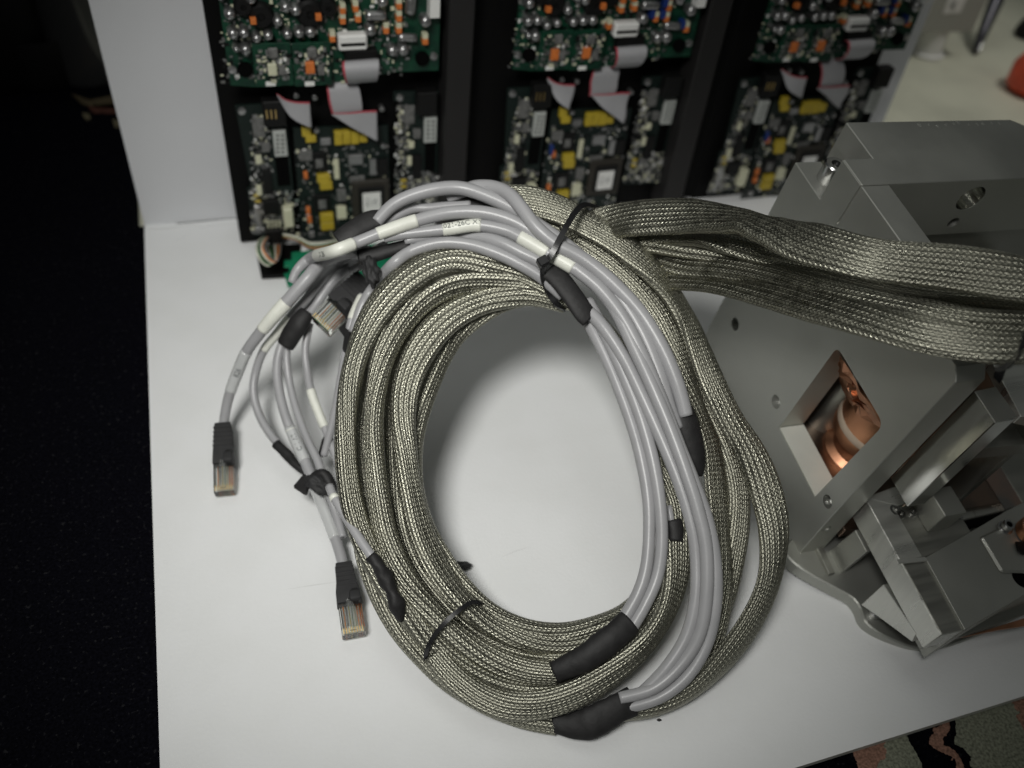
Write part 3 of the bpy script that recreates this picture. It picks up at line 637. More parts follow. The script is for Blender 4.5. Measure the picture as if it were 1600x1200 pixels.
    ribbon_sheet('ribbon_fold', [(Q(432, 147, YT + 2), Q(433, 149, YT + 2)), (Q(445, 156, YT - 2), Q(450, 178, YT - 2)), (Q(462, 160, YT - 4), Q(466, 191, YT - 4)), (Q(484, 160, YT - 4), Q(487, 200, YT - 4))])
    # daughter boards
    for px in (427, 488):
        at('daughter_board', px, 102 - (px > 450) * 1, 58, 56, YT - 5, 1.6, pcb_g)
        at('inductor_coil', px - 0, 84, 15, 13, YT - 6.6, 2.5, greyp, .0006)
        at('silver_label', px - 4, 131, 15, 6, YT - 6.6, .3, whitep)
        at('capacitor', px + (-1 if px < 450 else -3), 107 + (3 if px < 450 else 0), 14, 15, YT - 6.6, 3, cream if px < 450 and idx == 0 else orange, .0004)
        at('component', px + 14, 110, 10, 13, YT - 6.6, 2, greyp)
        V2 = 0
    # lower boards
    poly('left_circuit_board', [(367, 165), (445, 161), (455, 262), (458, 292), (461, 363), (398, 369), (386, 296), (392, 292)], YL + 1.6, 1.6, pcb_d)
    poly('centre_circuit_board', [(458, 200), (606, 196), (612, 372), (472, 378)], YL + 1.6, 1.6, pcb_d)
    poly('right_circuit_board', [(615, 144), (685, 142), (683, 268), (687, 320), (620, 322), (616, 274), (628, 270), (627, 158), (615, 158)], YL + 1.6, 1.6, pcb_d)
    at('board_cutout', 442, 268, 20, 42, YL, .3, dark_in)
    at('board_cutout', 672, 245, 17, 42, YL, .3, dark_in)
    for px, py in ((378, 174), (625, 153)):
        x, z = lc(px, py, YL - 1); lathe('screw_head', Wl(x, YL, z), (0, -1, 0), [(.0027, 0), (.0025, .0012), (.0012, .0016)], canm, root, 16)
    for px, py in ((463, 150), (492, 153), (597, 171), (495, 205), (599, 229)):
        x, z = lc(px, py, YL - 3); lathe('standoff', Wl(x, YL + 2, z), (0, -1, 0), [(.0018, 0), (.0018, .005), (.001, .0055)], canm, root, 10)
    at('black_connector', 429, 179, 34, 34, YL, 9, blackp, .0006); at('black_connector', 668, 163, 32, 30, YL, 9, blackp, .0006)
    for k in range(3): at('connector_pin', 417 + k * 7, 179, 2, 12, YL - 9, .5, gold, 0)
    for cx, cy in ((438, 225), (673, 203)):
        at('dip_switch', cx, cy, 20, 36, YL, 4, mat('pale_switch', (.40, .42, .40), .4) if idx == 0 and cx == 438 else bpy.data.materials['pale_switch'], .0004)
        for r_ in range(5):
            for c_ in range(2): at('switch_slot', cx - 4 + c_ * 8, cy - 13 + r_ * 6.5, 4.5, 2.6, YL - 4, .25, greyp, 0)
    for px, py, w_, h_ in ((479, 206, 14, 14), (486, 218, 16, 9), (529, 217, 12, 18), (542, 216, 12, 18), (555, 215.5, 12, 18), (568, 216, 12, 12), (506, 280, 20, 11), (510, 291, 19, 11), (511, 341, 20, 11), (512, 354, 20, 11), (401, 306, 9, 4), (403, 315, 9, 4), (631, 283, 9, 4), (631, 292, 9, 4)):
        at('yellow_capacitor', px, py, w_, h_, YL, 4 if w_ > 10 else 1.5, yellow, .0003)
    at('silver_chip', 509, 222, 16, 9, YL, 3, canm)
    # processor in socket with its sticker
    at('chip_socket', 580, 312, 58, 54, YL, 4, brownc, .0008)
    at('processor_chip', 581, 313, 40, 38, YL - 4, 1.2, blackp, .0003)
    at('chip_sticker', 581, 316, 28, 28, YL - 5.2, .15, whitep, 0)
    x, z = lc(581, 316, YL - 5.5)
    for k, s in enumerate(('MX 4', '3.21', '07B')):
        text('sticker_text', s, .0032, lambda u, v, k=k: Wl(x - 3.1 + k * 3.1, YL - 5.45, z) + np.array([-v, 0, u]), ink, root)
    for px, py, w_, h_, m_, t_ in ((500, 253, 24, 26, blackp, 2), (499, 256, 11, 12, greyp, 2.6), (503, 318, 26, 24, blackp, 2), (504, 320, 12, 13, greyp, 2.6), (534, 333, 15, 18, cream, 3), (534, 306, 14, 16, greyp, 3),
                                   (526, 265, 8, 28, cream, 1.5), (556, 250, 22, 14, canm, 2.4), (598, 262, 16, 22, blackp, 3), (478, 244, 20, 14, greyp, 2), (558, 281, 24, 8, greyp, 2), (583, 262, 10, 22, canm, 2), (418, 285, 14, 36, blackp, 2.5), (405, 298, 8, 14, cream, 2),
                                   (652, 262, 14, 34, blackp, 2.5), (640, 252, 7, 12, cream, 2), (643, 227, 9, 9, cream, 2), (404, 250, 9, 12, cream, 2), (415, 231, 12, 12, greyp, 3), (652, 210, 12, 12, greyp, 3), (404, 340, 8, 32, canm, 2), (640, 180, 16, 24, greyp, 2), (404, 200, 18, 26, greyp, 2), (424, 325, 24, 20, blackp, 5), (405, 361, 8, 9, canm, 2), (487, 367, 8, 8, canm, 2)):
        at('chip', px, py, w_, h_, YL, t_, m_)
    at('terminal_block', 451, 342, 15, 28, YL, 7, cream, .0008)
    for px, py in ((478, 275), (482, 330), (484, 344)): at('orange_capacitor', px, py, 6, 9, YL, 3, orange)
    if idx:
        at('blue_capacitor', 472, 268, 6, 14, YL, 4, bluec, .0006)
    # tiny surface parts, joined
    for face, y0, regs, nn in (('main', YT, [(345, -50, 640, 130)], 750), ('low', YL, [(462, 228, 608, 372), (392, 180, 425, 365), (618, 165, 640, 318), (640, 270, 685, 318), (392, 300, 458, 362)], 1500), ('daughter', YT - 6.6, [(402, 78, 452, 128), (463, 76, 513, 126)], 260)):
        VV = []; FF = []; MI = []
        for _ in range(nn):
            r_ = random.choice(regs); px, py = random.uniform(r_[0], r_[2]), random.uniform(r_[1], r_[3])
            if face == 'main' and (py > 118 and px > 570): continue
            if 555 < px < 606 and 288 < py < 338 and face == 'low': continue
            x, z = lc(px, py, y0 - 1); lx = random.choice((.9, 1.3, 1.9, 2.6)) / 2; lz = random.choice((.7, .9, 1.4, 2.4)) / 2; t = random.uniform(.4, 1.1)
            b0 = len(VV)
            for yy in (y0 - .01, y0 - t):
                for sx, sz in ((-1, -1), (1, -1), (1, 1), (-1, 1)): VV.append(Wl(x + sx * lx, yy, z + sz * lz))
            FF += [(b0 + 4, b0 + 5, b0 + 6, b0 + 7), (b0, b0 + 1, b0 + 5, b0 + 4), (b0 + 1, b0 + 2, b0 + 6, b0 + 5), (b0 + 2, b0 + 3, b0 + 7, b0 + 6), (b0 + 3, b0, b0 + 4, b0 + 7)]
            MI += [random.choices((0, 1, 2, 3, 4), (6, 4, 4, 2.6, 1.1))[0]] * 5
        me = bpy.data.meshes.new('surface_mount_parts'); me.from_pydata([tuple(v) for v in VV], [], FF)
        for m_ in (greyp, blackp, canm, cream, whitep): me.materials.append(m_)
        me.polygons.foreach_set('material_index', MI); me.update()
        o = link('surface_mount_parts', me); o['kind'] = 'stuff'; under(o, root)
    return root
labs = ['left circuit module whose wires loop below a black plug, nearest the coil', 'middle circuit module between the two dark gaps, blue capacitors and round mounting hole',
        'right circuit module beside the aluminium frame and the bare strip of backdrop']
m0 = module(0, labs[0])
proto = module(1, labs[1])
def shift(root, dx, dz=0, dy=0):
    root.location = Vector(root['_loc']) + Vector((dx / 1000, dy / 1000, dz / 1000))
shift(proto, 190)
m2 = proto.copy(); COL.objects.link(m2); m2['label'] = labs[2]; m2.location = Vector(proto['_loc']) + Vector((.3815, 0, -.004))
for ch in list(proto.children):
    if ch.name.startswith('side_rail'): continue
    c = ch.copy(); COL.objects.link(c); c.parent = m2; c.matrix_parent_inverse = ch.matrix_parent_inverse.copy()
    if ch.name.startswith('back_panel'): c.scale.x = 1.0
for ch in m2.children:
    if ch.name.startswith('back_panel'):
        me = ch.data.copy(); ch.data = me
        for v in me.vertices:
            if v.co.x > .15: v.co.x -= .049
# the ribbons of the other two modules hang a little differently
for root_, k_, zz in ((proto, .10, .165), (m2, -.13, .160)):
    for ch in root_.children:
        if ch.name.startswith('ribbon_fold'):
            me = ch.data.copy(); ch.data = me
            zm = max(v.co.z for v in me.vertices)
            for v in me.vertices: v.co.x += k_ * (v.co.z - zm) + .0006 * math.sin(v.co.z * 300 + k_ * 40); v.co.y += .02 * k_ * math.sin(v.co.z * 120)
# wiring plug and loops of the left module
def px_box(name, pxs, y, t, m, parent, bev=.0003): return prism(name, [Yp(a, b, y - t) for a, b in pxs], W(0, t, 0), m, parent, bev)
px_box('wire_plug', [(414, 362), (440, 360), (441, 379), (416, 381)], YL - 2, 7, blackp, m0)
for k in range(4): px_box('plug_pin', [(418 + k * 6, 345), (420.5 + k * 6, 345), (421 + k * 6, 361), (418.5 + k * 6, 361)], YL - 4, 1, cream, m0, 0)
for k in range(5): px_box('wire_end', [(415 + k * 5.3, 381), (418 + k * 5.3, 381), (418.6 + k * 5.3, 388), (415.6 + k * 5.3, 388)], YL - 5, 2, greyp, m0, 0)
for m_, off, ex in ((wire_w, 0, 0), (wire_g, 3, 3), (wire_w, 7, 7), (wire_o, 10, 9), (wire_k, 12, 12)):
    pl = [Yp(417 + off * 1.8, 383, YL - 10), Yp(420 + off * 1.5, 394, YL - 30), Yp(424 + off * .9, 408 - off * .4, YL - 44), Yp(419 + off * 1.0, 415 - off * .6, YL - 46), Yp(408 + off, 408 - off * .7, YL - 46), Yp(401 + off, 391 - off * .3, YL - 40), Yp(404 + off, 377, YL - 26), Yp(412 + off * .7, 371, YL - 8)]
    tube('wire', pl, .00075, m_, m0, 8, .001)
for m_, y_ in ((wire_w, 0), (wire_g, 4), (wire_o, 6)):
    tube('wire', [Yp(441, 366 + y_ * .5, YL - 5), Yp(465, 371 + y_ * .6, YL - 10), Yp(485, 380 + y_, YL - 16), Yp(514, 378 + y_, YL - 16), Yp(540, 372, YL - 8)], .0009, m_, m0, 8, .002)
# black foot and the small green board in front of the left module
ft = prism('black_foot', [Z(399, 388, 0.3), Z(409, 437, .3), Z(470, 434, .3), Z(470, 385, .3)], W(0, 0, 3), panel_b, None, .0006)
tag(ft, 'small black foot block in front of the left circuit module', 'block')
gb = thing('interface_board', tuple(Z(500, 420, 6)), 'bright green board lying under the grey cables by the black foot', 'circuit board')
prism('board', [Z(x, y, 8) for x, y in ((456, 397), (620, 380), (608, 440), (560, 446), (450, 450), (444, 430), (452, 428), (453, 419), (444, 418), (444, 409), (456, 409))], W(0, 0, 1.6), mat('bright_green_board', (.0, .19, .09), .4, 0, .3, 120), gb, .0001)
for px, py, w_, m_ in ((518, 407, 7, yellow), (562, 411, 12, yellow), (540, 404, 8, yellow), (530, 425, 10, canm), (552, 420, 9, cream), (480, 420, 8, greyp), (470, 440, 8, canm), (572, 425, 10, greyp)):
    p = Z(px, py, 11); s = w_ * .5 * depth(p) / F
    prism('component', [p + np.array([-s, -s, 0]), p + np.array([s, -s, 0]), p + np.array([s, s, 0]), p + np.array([-s, s, 0])], W(0, 0, -2), m_, gb, .0002)

# ================================================================== braided cables
# (x, y, h above the coil plane in mm[, absolute z in mm])
BT = [
 ('outer braided cable of the coil, over the aluminium plate on the right', 48,
  [(770,312,4),(820,312,6),(870,326,8),(913,348,10),(962,376,12),(1008,413,12),(1042,450,12),(1073,500,13),(1092,545,14),(1115,600,15),(1142,655,13),(1174,710,10),(1196,765,7),(1209,830,4),(1202,905,0),(1174,970,-2),(1130,1030,-2),(1080,1075,-2),(1020,1102,-2),(960,1112,-2)], (.15, .3)),
 ('braided cable just inside the outer one, tucked behind the grey cables', 44,
  [(800,345,-4),(870,365,0),(930,398,4),(982,442,6),(1025,495,7),(1052,550,8),(1072,600,7),(1094,650,4),(1112,700,2),(1120,770,0),(1125,850,-2),(1126,910,-4),(1118,970,-6),(1095,1030,-8),(1050,1080,-8),(990,1105,-8)], (0, .5)),
 ('shaded braided cable in the gap between the two right cables', 40,
  [(1070,570,-2),(1110,640,-5),(1138,700,-6),(1152,760,-7),(1152,820,-7),(1142,880,-7),(1126,950,-6),(1100,1010,-6)], (.3, .1)),
 ('innermost braided cable of the coil hugging the empty centre', 42,
  [(900,470,-4),(850,455,-6),(800,462,-6),(760,478,-6),(715,512,-6),(690,550,-6),(668,600,-6),(652,650,-6),(645,700,-6),(648,760,-6),(662,820,-6),(688,872,-5),(722,922,-4),(765,960,-3),(820,984,-2),(880,990,-2),(940,977,-2),(985,955,-4),(1020,915,-6),(1042,850,-7),(1045,780,-8),(1030,700,-8),(1005,620,-8),(965,545,-8),(920,490,-6)], (0, .2)),
 ('braided cable second from the empty centre, bright on its lower left', 42,
  [(885,470,0),(830,458,1),(770,466,1),(722,484,2),(684,512,3),(655,552,4),(636,600,5),(630,650,5),(633,700,5),(640,760,4),(656,825,3),(684,888,3),(722,940,2),(770,978,0),(830,1002,0),(890,1006,-1),(950,990,-2),(1000,960,-4),(1040,900,-6),(1056,840,-4)], (.1, .4)),
 ('braided cable in the middle of the left side with herringbone weave', 40,
  [(895,462,2),(840,444,3),(790,434,4),(735,432,5),(690,444,6),(650,472,7),(618,515,8),(598,560,8),(588,610,8),(584,660,8),(585,710,8),(590,770,8),(604,840,7),(634,905,6),(676,958,4),(722,1000,3),(770,1030,2),(820,1047,2),(872,1052,4)], (.15, -.1)),
 ('dark braided cable sunk between the outer and middle left cables', 34,
  [(700,440,-8),(655,470,-8),(610,525,-8),(582,580,-8),(568,640,-9),(564,700,-9),(570,760,-9),(585,830,-9),(612,895,-9),(655,955,-9),(700,1000,-9),(750,1040,-9),(810,1065,-9),(880,1070,-9)], (0, .2)),
 ('braided cable along the left outside of the coil below the black tie knot', 42,
  [(868,445,6),(820,420,7),(770,407,8),(720,402,9),(680,410,10),(640,433,11),(603,468,12),(575,510,12),(556,560,12),(545,610,12),(540,660,12),(540,710,11),(545,760,10),(556,810,9),(576,862,8),(606,915,6),(645,968,4),(688,1018,2),(735,1055,1),(790,1080,0),(850,1085,0),(910,1070,0)], (-.1, .1)),
 ('low braided cable peeking out at the lower left beside the second plug', 40,
  [(590,745,-10),(578,800,-10),(572,850,-8),(592,915,-4),(622,975,-2),(660,1022,-2),(705,1064,-2),(760,1096,-2),(815,1116,-1),(870,1128,-1)], (.2, 0)),
 ('thick braided cable crossing on top along the bottom of the coil', 44,
  [(1035,730,2),(1058,790,4),(1060,850,6),(1056,905,8),(1040,955,9),(1008,1004,10),(962,1046,10),(908,1080,10),(850,1100,9),(795,1102,8),(748,1086,6),(708,1055,4),(680,1020,2)], (.1, .35)),
 ('deep shaded braided cable between the middle and the inner left cables', 38,
  [(800,450,-8),(740,455,-9),(690,480,-9),(650,520,-10),(622,570,-10),(608,620,-10),(606,680,-10),(610,740,-10),(622,810,-9),(648,880,-8),(690,940,-7),(740,985,-6),(800,1015,-6)], (.3, 0)),
 ('braided cable under the first black sleeve at the bottom', 40,
  [(740,985,-9),(815,1020,-4),(880,1028,0),(940,1012,1),(990,980,0),(1030,930,-2),(1050,870,-4)], (.2, .1)),
]
cables = []
WD = {0: [42,44,46,48,49,51,51,48,46,46,46,48,49,49,48,46,44,40,36,32],
      3: [42,44,46,48,48,44,40,36,32,30,34,38,38,36,36,36,36,36,34,34,32,32,32,32,32],
      4: [38,42,44,48,49,48,44,40,40,40,42,44,42,40,38,36,36,36,34,32],
      5: [42,48,53,55,53,48,42,38,34,32,32,34,38,40,40,40,40,40,38],
      7: [44,48,53,57,57,55,51,46,40,36,34,34,34,36,38,40,40,42,42,42,42,40]}
for lab, wd, sp, tw in BT:
    cables.append(braid_tube('braided_cable', sp, WD.get(len(cables), wd), lab, tw=tw))
RB = [
 ('broad top braided cable of the bundle running right, resting above the aluminium block', [40,52,64,74,76,74,72,70,70,72,74,76,76],
  [(880,372,4),(935,352,6),(1000,340,0,158),(1075,338,0,170),(1150,346,0,182),(1200,358,0,191),(1250,375,0,199),(1300,389,0,205),(1350,402,0,209),(1400,410,0,211),(1500,420,0,214),(1640,445,0,216),(1860,483,0,216)], (.05, .15)),
 ('dark braided cable in the shaded middle of the right bundle', [30,34,38,38,36,36,36,36,36],
  [(930,385,0,132),(1000,380,0,140),(1075,386,0,150),(1150,398,0,158),(1250,418,0,170),(1350,444,0,180),(1450,466,0,186),(1640,500,0,190),(1860,538,0,190)], (0, .2)),
 ('shaded braided cable tucked right below the broad top one of the right bundle', [40,46,50,50,46,40,36,36,36],
  [(930,372,0,136),(1000,364,0,144),(1075,368,0,154),(1150,382,0,164),(1250,402,0,176),(1350,428,0,186),(1450,448,0,192),(1640,478,0,196),(1860,516,0,196)], (0, .1)),
 ('middle braided cable of the right bundle, half under its lower neighbour', [34,38,42,42,44,46,48,50,52,52],
  [(960,404,0,126),(1010,404,0,132),(1060,411,0,140),(1125,416,0,152),(1200,430,0,164),(1300,458,0,180),(1400,484,0,191),(1500,503,0,198),(1640,515,0,201),(1860,553,0,201)], (0, -.15)),
 ('lowest braided cable of the right bundle resting on the plate edge', [40,46,52,56,60,60,58,56,56,56],
  [(980,428,0,124),(1040,434,0,132),(1120,444,0,147),(1200,457,0,162),(1280,480,0,176),(1350,499,0,186),(1440,523,0,195),(1540,541,0,200),(1640,548,0,202),(1860,586,0,202)], (.05, .15)),
]
UPZ = np.array([-.1, -.62, .78])
for lab, wd, sp, tw in RB: cables.append(braid_tube('braided_cable', sp, wd, lab, tw=tw, ref=UPZ, group='braided metal shielded cables running right'))

# ================================================================== grey cables
def grey(spec, wd, label, group='grey round cables of the coil', m=None):
    P3 = pts(spec); ws = wd if isinstance(wd, (list, tuple)) else [wd] * len(P3)
    o = tube('grey_cable', P3, [pxr(p, a) for p, a in zip(P3, ws)], m or grey_pvc, None, 18, .0015)
    tag(o, label, 'grey cable', group); o['_p'] = 0
    return o, P3, [pxr(p, a) for p, a in zip(P3, ws)]
def pixel(C):
    c = (np.asarray(C) - CAM) @ R; return np.stack([800 + F * c[:, 0] / c[:, 2], 600 + F * c[:, 1] / c[:, 2]], 1)
def sleeve(cabt, spec, wd=1.07, name='label_sleeve', m=None, txt=None, label=None, size=None, lump=0, flip=False, voff=0):
    """a sleeve on a stretch of the cable's own centre line, between the first and last spot given"""
    cab, P3, rad = cabt
    C, s, (r,) = resample(P3, .0005, [rad]); px = pixel(C)
    i0 = int(np.argmin(np.hypot(*(px - spec[0][:2]).T))); i1 = int(np.argmin(np.hypot(*(px - spec[-1][:2]).T)))
    if i0 > i1: i0, i1 = i1, i0
    C = C[i0:i1 + 1]; r = r[i0:i1 + 1] * (wd if isinstance(wd, (int, float)) and wd < 3 else 1.07)
    st = max(1, len(C) // 14); idx = list(range(0, len(C) - 1, st)) + [len(C) - 1]
    o = tube(name, [C[i] for i in idx], [float(r[i]) for i in idx], m or white_lab, None, 20, .001, lump=lump); o.parent = cab
    if label: o['label'] = label
    if txt:
        if flip: C = C[::-1]; r = r[::-1]
        T = np.gradient(C, axis=0); T /= np.linalg.norm(T, axis=1)[:, None]
        vd = CAM - C; vd /= np.linalg.norm(vd, axis=1)[:, None]
        L = np.linalg.norm(np.diff(C, axis=0), axis=1).sum(); r0 = float(r.mean()); sz = size or r0 * 1.3
        def fn(u, v):
            q = np.clip((u + L / 2) / L, 0, 1) * (len(C) - 1); i = int(min(q, len(C) - 2)); f = q - i
            c = C[i] * (1 - f) + C[i + 1] * f; t = T[i]; up = vd[i] - t * (vd[i] @ t); up /= np.linalg.norm(up); side = np.cross(up, t)
            ang = (v + voff * r0) / r0
            return c + (r0 * 1.05) * (math.cos(ang) * up + math.sin(ang) * side)
        tx = text('label_text', txt, sz, fn, ink, None); tx.parent = o
    return o
def oversleeve(cab, spec, wd, name, m, lump=0.):
    P3 = pts(spec); o = tube(name, P3, [pxr(p, a) for p, a in zip(P3, wd)], m, None, 20, .001, lump=lump); o.parent = cab[0]; return o
G = []
# --- the group on the right of the coil
a1 = grey([(905,478,10),(930,522,12),(955,575,13),(982,645,14),(1001,710,15),(1013,780,15),(1014,840,14),(1009,890,13),(996,930,12),(972,972,10)], [20,21,21,21,21,20,19,20,21,22], 'innermost grey cable on the right, bounding the empty centre')
a2 = grey([(918,470,14),(945,520,16),(972,578,17),(999,645,18),(1019,715,18),(1031,785,17),(1034,848,15),(1027,900,13),(1008,945,12),(983,988,10)], [20,21,21,21,21,20,20,20,20,20], 'grey cable second from the empty centre on the right, ending in the bottom black sleeve')
b0 = grey([(912,480,16),(942,510,19),(975,560,20),(1008,628,21),(1038,695,21),(1062,755,21),(1080,815,20),(1088,870,18),(1087,935,16),(1072,995,13),(1040,1045,10),(1000,1085,6)], [20,21,21,22,22,22,21,21,21,21,20,18], 'inner of the three grey cables swinging down to the lower black sleeve')
b1 = grey([(600,372,16),(632,366,16),(665,362,17),(700,358,18),(745,352,19),(787,359,20),(812,370,21),(850,392,22),(895,418,23),(925,440,23),(960,482,24),(992,545,25),(1022,610,26),(1048,672,26),(1072,738,26),(1090,795,25),(1103,855,23),(1104,925,20),(1094,988,16),(1066,1036,12),(1022,1075,9),(968,1091,7)], [15,16,17,18,19,20,20,21,21,21,21,22,22,22,22,22,22,22,21,20,19,19], 'long grey cable carrying the white tape under the upper cable tie')
b2 = grey([(455,442,0,98),(466,420,0,104),(488,402,0,110),(520,393,18),(560,378,19),(600,362,20),(650,345,20),(700,333,20),(750,332,21),(795,343,22),(830,362,22),(862,388,22),(900,420,23),(938,452,24),(975,500,25),(1008,565,25),(1035,630,25),(1060,695,25),(1084,755,24),(1105,815,22),(1117,880,20),(1117,945,17),(1104,1005,13),(1074,1056,10),(1030,1090,7),(974,1107,5)], [12,15,18,19,19,19,20,21,22,22,22,22,22,22,22,22,22,22,22,22,22,22,21,20,19,19], 'longest grey cable arching over the coil top with two white sleeves')
g1 = grey([(588,347,15),(612,322,16),(640,307,17),(680,296,18),(720,294,18),(760,306,19),(800,325,20),(838,350,21),(880,380,22),(925,418,22),(968,465,22),(1003,520,22),(1028,580,20),(1046,640,18),(1058,670,16)], [19,20,21,22,22,22,22,22,23,23,24,24,24,23,22], 'thick grey cable at the very top left of the arch, leaving the upper black sleeve')
g0 = grey([(700,310,8),(725,298,12),(745,292,16),(772,293,20),(795,303,24),(815,325,27),(838,355,28),(870,382,27),(912,405,26),(955,440,25),(1000,488,24),(1035,545,23),(1058,600,21),(1072,650,18)], [18,20,22,22,22,22,22,23,23,24,24,24,24,22], 'outermost grey cable humping over its neighbours at the top')
g5 = grey([(552,520,0,90),(566,478,0,100),(585,448,0,108),(612,415,10),(640,394,11),(670,383,12),(700,379,13),(737,383,14),(775,395,15),(810,411,15),(845,432,14),(880,462,12)], [16,17,18,19,19,20,20,20,21,21,21,20], 'lowest grey cable of the arch, passing below the black tie knot')
g4 = grey([(690,382,6),(725,371,10),(755,370,14),(785,380,17),(815,395,18),(845,410,18),(875,435,17)], [14,19,20,21,21,21,20], 'grey cable under the taped one, entering the upper black tape')
g6 = grey([(592,352,10),(618,338,9),(645,326,8),(670,325,8),(700,322,8),(735,320,8)], [14,14,15,15,15,15], 'short thin grey cable tucked below the thick top one')
g7 = grey([(632,377,13),(660,370,13),(690,362,14)], [10,17,18], 'short grey stub to the left of the printed sleeve')
g8 = grey([(1045,790,6),(1048,810,6),(1052,826,5)], [10,12,12], 'sliver of grey cable in the gap beside the small black sleeve')
# sleeves and printing
sleeve(b1, [(692,361,18.3),(720,357,18.7),(751,352.5,19.3)], 1.09, txt='2021-26C XM', size=.0040, voff=.55)
sleeve(b1, [(812,370,21.3),(835,382,21.8),(856,395,22)], 1.09, label='white tape wrap')
sleeve(b1, [(862,399,22.2),(880,409,22.6),(896,418,23)], 1.09, label='white tape wrap')
sleeve(b2, [(590,366,20),(620,355,20.2),(652,345,20.2)], 1.09)
sleeve(b2, [(497,399,17.5),(525,391.5,18.3),(552,381,19)], 1.09, txt='  LV 126', size=.0040)
# --- cables fanning out at the left
n1 = grey([(560,390,8),(510,405,0,108),(480,436,0,100),(450,470,0,90),(428,494,0,82),(405,522,0,70),(385,550,0,58),(371,582,0,44),(359,615,0,32),(352,645,0,22),(349,672,0,14)], [20,22,22,21,20,18,17,17,16,15,15], 'leftmost grey cable, ending in the black boot of the far left plug')
sleeve(n1, [(447,472,0,89),(430,491,0,82),(411,515,0,72.5)], 1.09)
sleeve(n1, [(386,549,0,58.6),(374,577,0,47),(360,612,0,33)], 1.09, name='clear_sleeve', m=clear_lab, txt='826', size=.0044, flip=True)
n2 = grey([(575,392,6),(535,406,0,96),(500,440,0,88),(478,468,0,82),(456,492,0,75),(432,522,0,64),(412,548,0,53),(400,580,0,42),(396,612,0,34),(404,645,0,27),(420,675,0,22),(440,700,0,20)], [17,17,16,15,14,13,13,13,13,13,13,13], 'thin grey cable bowing left, ending in a black shrink near the knot')
sleeve(n2, [(453,495,0,74),(434,520,0,65),(413,547,0,53.6)], 1.09)
oversleeve(n2, [(432,694,0,20.5),(450,712,0,20.5),(463,727,0,20.5),(480,738,0,20)], [16,16,13,13], 'heat_shrink', shrink, .06)
n3 = grey([(600,385,6),(565,402,0,94),(540,420,0,90),(515,445,0,84),(498,470,0,78),(484,490,0,72)], [16,16,16,16,15,14], 'grey cable ending beside the black shrink above the second plug cable')
n4 = grey([(590,400,4),(540,430,0,80),(490,472,0,76),(462,502,0,68),(440,540,0,58),(433,575,0,50),(436,610,0,43),(446,650,0,36),(460,685,0,30),(478,724,0,25),(494,765,0,20),(510,805,0,17),(527,850,0,15),(537,886,0,12)], [14,14,14,14,14,15,15,15,16,17,17,17,17,17], 'grey cable running down through the knot to the lower plug')
sleeve(n4, [(452,668,0,33),(464,694,0,29),(476,720,0,26)], 1.09, name='clear_sleeve', m=clear_lab, txt='LV 1 D', size=.0040)
sleeve(n4, [(452,668,0,33.1),(455,674,0,32)], 1.09)
sleeve(n4, [(490,757,0,21),(502,785,0,19),(516,820,0,17),(524,842,0,16)], 1.09, name='clear_sleeve', m=clear_lab)
n5 = grey([(480,490,0,70),(456,520,0,64),(448,552,0,58),(452,595,0,48),(463,640,0,40),(480,685,0,34),(497,722,0,30),(510,760,0,26),(524,800,0,20),(536,840,0,16)], [12,12,12,12,12,12,13,13,13,12], 'thin grey cable running beside the lower plug cable')
n6 = grey([(484,505,0,70),(477,545,0,60),(480,580,0,52),(487,615,0,46),(500,650,0,40),(516,690,0,34),(530,730,0,28)], [12,12,12,13,13,13,13], 'thin grey cable with a bare white sleeve beside the coil')
sleeve(n6, [(484,610,0,47),(493,638,0,42.5),(506,669,0,37)], 1.09)
n7 = grey([(567,462,0,96),(550,500,0,90),(538,560,0,74),(524,640,0,50),(512,690,0,36),(506,712,0,30)], [15,14,13,13,12,11], 'grey cable half hidden behind the left side of the coil')
sleeve(n7, [(566,464,0,96),(558,480,0,93),(550,500,0,90)], 1.09)
n8 = grey([(515,760,2),(522,777,6),(542,810,10),(562,842,13),(580,868,15),(586,876,15)], [14,14,15,15,15,14], 'grey cable running into the black shrink on the lower left of the coil')
sleeve(n8, [(521,774,0,33.4),(524,780,0,33.3)], 1.09)
oversleeve(n8, [(579,868,15),(590,882,15),(603,905,14),(612,925,13),(620,945,12),(626,968,7)], [18,22,24,20,26,12], 'heat_shrink', shrink, .10)
# --- black heat shrinks on the big cables
def shr(parent, spec, wd, label, flat=.75, lump=.04):
    P3 = pts(spec); o = tube('heat_shrink', P3, [pxr(p, a) for p, a in zip(P3, wd)], shrink, None, 26, .001, lump=lump*.4, flat=flat, er=.97); o.parent = parent; o['label'] = label; return o
shr(g4[0], [(858,422,19),(875,437,20),(895,463,20),(912,488,19),(921,498,18)], [33,34,34,34,33], 'black tape wrap beside the upper cable tie', .4, .03)
shr(cables[5], [(866,1051,7),(890,1040,9),(915,1028,11),(940,1010,12),(965,990,12),(984,972,11)], [34,38,42,44,43,42], 'black shrink sleeve joining two grey cables to the braid', .62, .05)
shr(cables[8], [(862,1130,1),(890,1134,3),(920,1130,5),(945,1118,6),(970,1104,6),(988,1096,5)], [26,36,52,46,45,44], 'wrinkled black shrink sleeve at the bottom of the coil', .4, .08)
shr(cables[1], [(1062,638,15),(1072,665,15),(1080,695,13),(1084,722,11),(1082,742,9)], [40,42,40,36,32], 'black shrink sleeve over the end of three grey cables', .62, .04)
shr(cables[9], [(1052,812,8),(1056,828,8),(1056,846,8)], [24,26,22], 'short black shrink band', .6, .04)
shr(g1[0], [(528,377,14),(548,363,15),(568,350,15),(584,343,15),(594,342,15)], [30,34,34,32,30], 'upper left black shrink sleeve', .45, .04)
shr(n4[0], [(480,487,0,80),(468,504,0,76),(456,522,0,70),(446,540,0,64)], [24,32,32,28], 'black shrink sleeve at the top of the fan', .7, .05)
